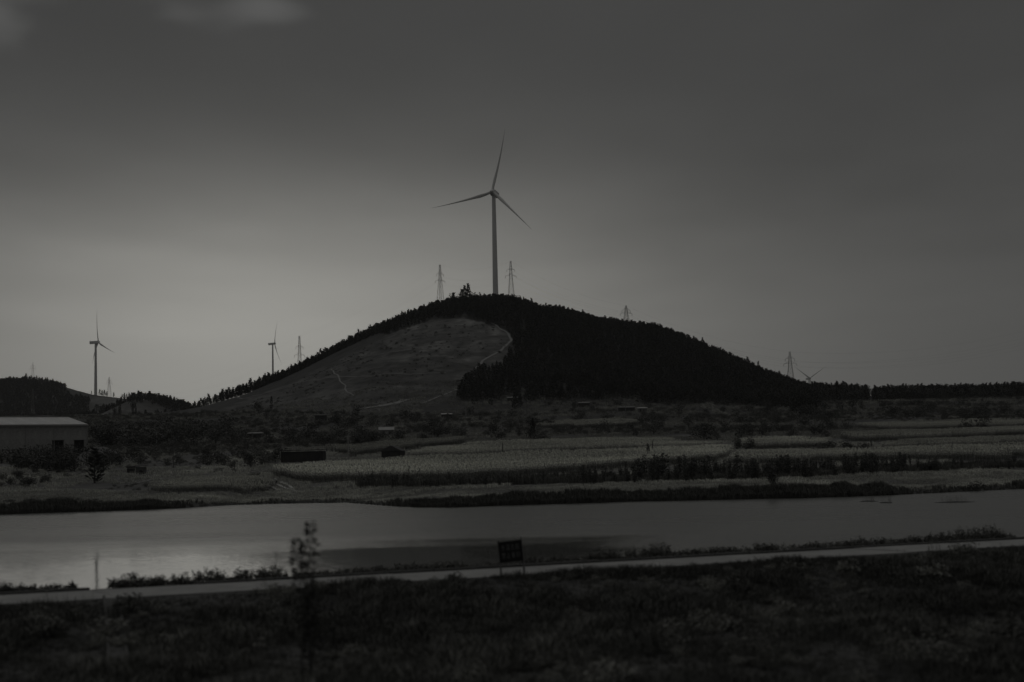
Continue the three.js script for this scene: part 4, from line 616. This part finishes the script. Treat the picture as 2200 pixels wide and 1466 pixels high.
function weedClump(label, p, h, w, r, group) {
  const t = thing('weed_clump', label, 'weeds', p, group), s = new Soup(), n = Math.floor(26 + 30 * w);
  for (let i = 0; i < n; i++) { const a = r() * 6.28, q = Math.sqrt(r()) * w * 0.5, b = V(Math.cos(a) * q, -0.05, Math.sin(a) * q * 0.6), hh = h * (0.4 + 0.6 * r()) * (1 - 0.5 * q / w), e = b.clone().add(V((r() - 0.5) * 0.5 * hh, hh, (r() - 0.5) * 0.5 * hh)), l = 0.6 + 0.7 * r(); s.bar(b, e, 0.008, 0.004, 3, l); for (let k = 0; k < 7; k++) { const d = randDir(r), o = b.clone().lerp(e, 0.25 + 0.75 * r()); d.y = Math.abs(d.y) * 0.6; s.leaf(o, d.normalize(), d.clone().cross(randDir(r)).normalize(), 0.08 + 0.1 * r(), 0.025 + 0.035 * r(), l); } }
  mesh('foliage', s.build(), M.weed, t);
}
{
  const r = rng(851); const edge = (u) => table([[0, 1271], [1100, 1211], [2200, 1153]], u);
  const spots = [[8, 26, 40], [38, 18, 50], [75, 10, 60], [128, 8, 50], [163, 10, 18], [262, 18, 40], [292, 26, 55], [330, 14, 60], [352, 18, 40], [395, 22, 40], [440, 26, 30], [470, 30, 40], [525, 24, 30], [560, 24, 50], [592, 28, 60], [770, 10, 70], [820, 12, 60], [880, 14, 60], [930, 12, 70], [985, 14, 60], [1150, 12, 50], [1215, 12, 60], [1288, 26, 40], [1320, 22, 50], [1366, 18, 30], [1398, 20, 30], [1418, 30, 40], [1440, 24, 30], [1490, 8, 40], [1525, 12, 50], [1555, 12, 40], [1582, 8, 30], [1640, 14, 40], [1665, 12, 40], [1758, 8, 40], [1830, 10, 30], [1860, 14, 30], [1900, 10, 40], [1970, 12, 40], [2010, 14, 30], [2040, 18, 30], [2070, 22, 40], [2100, 26, 40], [2130, 30, 30], [2150, 20, 30]];
  for (let u = 6; u < 2196; u += 30 + 26 * r()) if ((u < 150 || u > 246)) spots.push([u + 8 * r(), 3 + 8 * r() * r(), 46 + 40 * r()]);
  spots.forEach(([u, hp, wp]) => { const lu = (u - 1100) / F, a = edge(u), D = (EYE - 1.6) * F / (a - (992 - 0.0192 * (u - 1100))); const p = V(lu * D, 0, -D).addScaledVector(roadOut, 0.75); p.y = ground(p.x, -p.z); weedClump(hp >= 22 ? 'tall weed clump behind the kerb of the dyke road' : hp >= 14 ? 'middling weed clump behind the kerb of the dyke road' : 'low weed clump behind the kerb of the dyke road', p, (hp + 14) / F * D, wp / F * D, r, 'weeds along the far edge of the dyke road'); });
  // grass of the near bank
  const near = [[], [], []];
  for (let i = 0; i < 72000; i++) { const D = 25 + 52 * Math.pow(r(), 0.8), X = D * (r() - 0.5) * 0.8, p = roadSide(X, D); if (p > -4.55) continue; const k = smooth(0.3, 0.72, fbm(X * 0.34 + 8, D * 0.2, 3)), k2 = fbm(X * 1.1, D * 0.7 + 5, 2), edge = smooth(0, 2.5, -4.55 - p); if (r() > 0.55 + 0.45 * k) continue; near[Math.floor(r() * 3)].push([V(X, ground(X, D) - 0.04, -D), (0.42 + 1.35 * k * k2) * (0.5 + 0.5 * edge), r() * 6.28, (0.25 + 1.1 * k2 * (0.4 + 0.8 * noise(X * 0.22 + 50, D * 0.13))) * (0.6 + 0.8 * r())]); }
  near.forEach((s, k) => scatterStuff('bank_grass', tuft(51 + k, [16, 13, 18][k], [0.42, 0.55, 0.32][k], 0.24, [0.008, 0.009, 0.012][k], [0.8, 0.6, 1.1][k]), M.grass, s, ['dark grass covering the near bank below the dyke road', 'longer grass stems through the near bank', 'broad leaved weeds through the near bank'][k], 'grass', true));
  const shrubs = []; for (let i = 0; i < 900; i++) { const D = 27 + 45 * Math.pow(r(), 0.8), X = D * (r() - 0.5) * 0.8, p = roadSide(X, D); if (p > -4.9 || fbm(X * 0.3 + 21, D * 0.2, 3) < 0.5) continue; const h = 0.25 + 0.6 * r() * r(); shrubs.push([V(X, ground(X, D) - 0.05, -D), h * (1.3 + 0.8 * r()), r() * 6.28, 0.6 + 1.2 * r(), h]); }
  scatterStuff('bank_weeds', bushy(24, 700, 9, 0.1, 1.2), M.weed, shrubs, 'low leafy weeds bunched through the near bank grass', 'weeds', true);
  const bloom = (() => { const s = new Soup(), q = rng(63); for (let i = 0; i < 5; i++) { const b = V((q() - 0.5) * 0.3, 0, (q() - 0.5) * 0.3), e = b.clone().add(V((q() - 0.5) * 0.15, 0.35 + 0.3 * q(), (q() - 0.5) * 0.15)); s.bar(b, e, 0.005, 0.004, 3, 0.3); for (let k = 0; k < 7; k++) { const a = k * 0.9, d = V(Math.cos(a), 0.5, Math.sin(a)).normalize(); s.leaf(e, d, V(-Math.sin(a), 0, Math.cos(a)), 0.045, 0.03, 1); } } return s.build(); })();
  const fl = []; for (const [u, v, n, w, h] of [[2000, 1435, 46, 130, 30], [1620, 1420, 10, 60, 30], [580, 1300, 16, 34, 60], [600, 1340, 9, 30, 40], [560, 1420, 6, 40, 40], [150, 1330, 10, 80, 40], [2050, 1200, 14, 120, 20], [1900, 1280, 12, 160, 60]]) for (let i = 0; i < n; i++) { const uu = u + (r() + r() - 1) * w, vv = v + (r() + r() - 1) * h; const q = (() => { const rr = sight(uu, vv); rr.multiplyScalar(1 / -rr.z); for (let D = 24; D < 75; D += 0.1) if (EYE + rr.y * D <= ground(rr.x * D, D)) return V(rr.x * D, ground(rr.x * D, D), -D); return null; })(); if (q && roadSide(q.x, -q.z) < -4.8) fl.push([q, 0.8 + 0.5 * r(), r() * 6.28, 0.6 + 0.5 * r()]); }
  scatterStuff('wild_flowers', bloom, M.grassPale, fl, 'pale wild flower heads dotted through the near bank grass', 'flowers', true);
}
{ // tall sapling on the near bank: two leafy stems
  const D = 37, p = stand(655, D); p.y -= 0.1; const t = thing('bank_sapling', 'tall two-stemmed sapling on the near bank rising before the water', 'sapling', p), r = rng(871);
  const top = at(657, 1122, D).y - p.y, stem = (x0, x1, h, z) => { const w = new Soup(), s = new Soup(), pts = []; for (let k = 0; k <= 10; k++) { const q = k / 10; pts.push(V(lerp(x0, x1, q) + Math.sin(q * 7 + x1 * 9) * 0.035, h * q, z * q)); } for (let k = 0; k < 10; k++) w.bar(pts[k], pts[k + 1], lerp(0.022, 0.006, k / 10), lerp(0.022, 0.006, (k + 1) / 10), 5);
    for (let i = 0; i < 340; i++) { const q = 0.3 + 0.7 * Math.pow(r(), 0.85), k = Math.min(9, Math.floor(q * 10)), b = pts[k].clone().lerp(pts[k + 1], q * 10 - k), a = r() * 6.28, d = V(Math.cos(a), 0.1 + 0.6 * r(), Math.sin(a)).normalize(), cl = Math.abs(Math.sin(q * 26 + x1 * 20)); b.addScaledVector(d, (0.05 + 0.2 * cl * r()) * (q > 0.9 ? 0.45 : 0.7)); if (cl < 0.22 && q < 0.9) continue; s.leaf(b, V(d.x, d.y - 0.45 * r(), d.z).normalize(), d.clone().cross(randDir(r)).normalize(), 0.09 + 0.06 * r(), 0.05 + 0.03 * r(), 0.6 + 0.6 * r()); }
    mesh('stem', w.build(), M.bark, t); mesh('leaves', s.build(), M.bush, t); };
  stem(0.06, 0.09, top, 0.05); stem(-0.08, -0.2, top * 0.9, -0.1); stem(0.05, 0.16, top * 0.62, 0.1);
}
{ // concrete drainage chute running down the near bank at the left
  const a = at(238, 1288, 57), b = at(285, 1490, 30), t = thing('drain_chute', 'overgrown concrete drainage chute running down the near bank at the left', 'drain', V(a.x, ground(a.x, 57), -57)), m = grey(0.09, 0.95, { map: concreteTex }), n = 14;
  for (let k = 0; k < n; k++) { const p = a.clone().lerp(b, k / n), q = a.clone().lerp(b, (k + 1) / n), L = Math.hypot(q.x - p.x, q.z - p.z), c = p.clone().lerp(q, 0.5), y0 = ground(p.x, -p.z), y1 = ground(q.x, -q.z); for (const [s, w, h, dy] of [[-0.24, 0.08, 0.2, 0.03], [0.24, 0.08, 0.2, 0.03], [0, 0.4, 0.1, 0.02]]) { const g = new THREE.BoxGeometry(w, h, L - 0.02); const o = mesh(s ? 'side_wall' : 'channel_floor', g, m, t); o.rotation.order = 'YXZ'; o.rotation.set(Math.atan2(y0 - y1, L), Math.atan2(q.x - p.x, q.z - p.z), 0); const rt = V(Math.cos(o.rotation.y), 0, -Math.sin(o.rotation.y)); o.position.set(c.x, (y0 + y1) / 2 + dy, c.z).addScaledVector(rt, s).sub(t.position); } }
}
renderer.render(scene, camera);
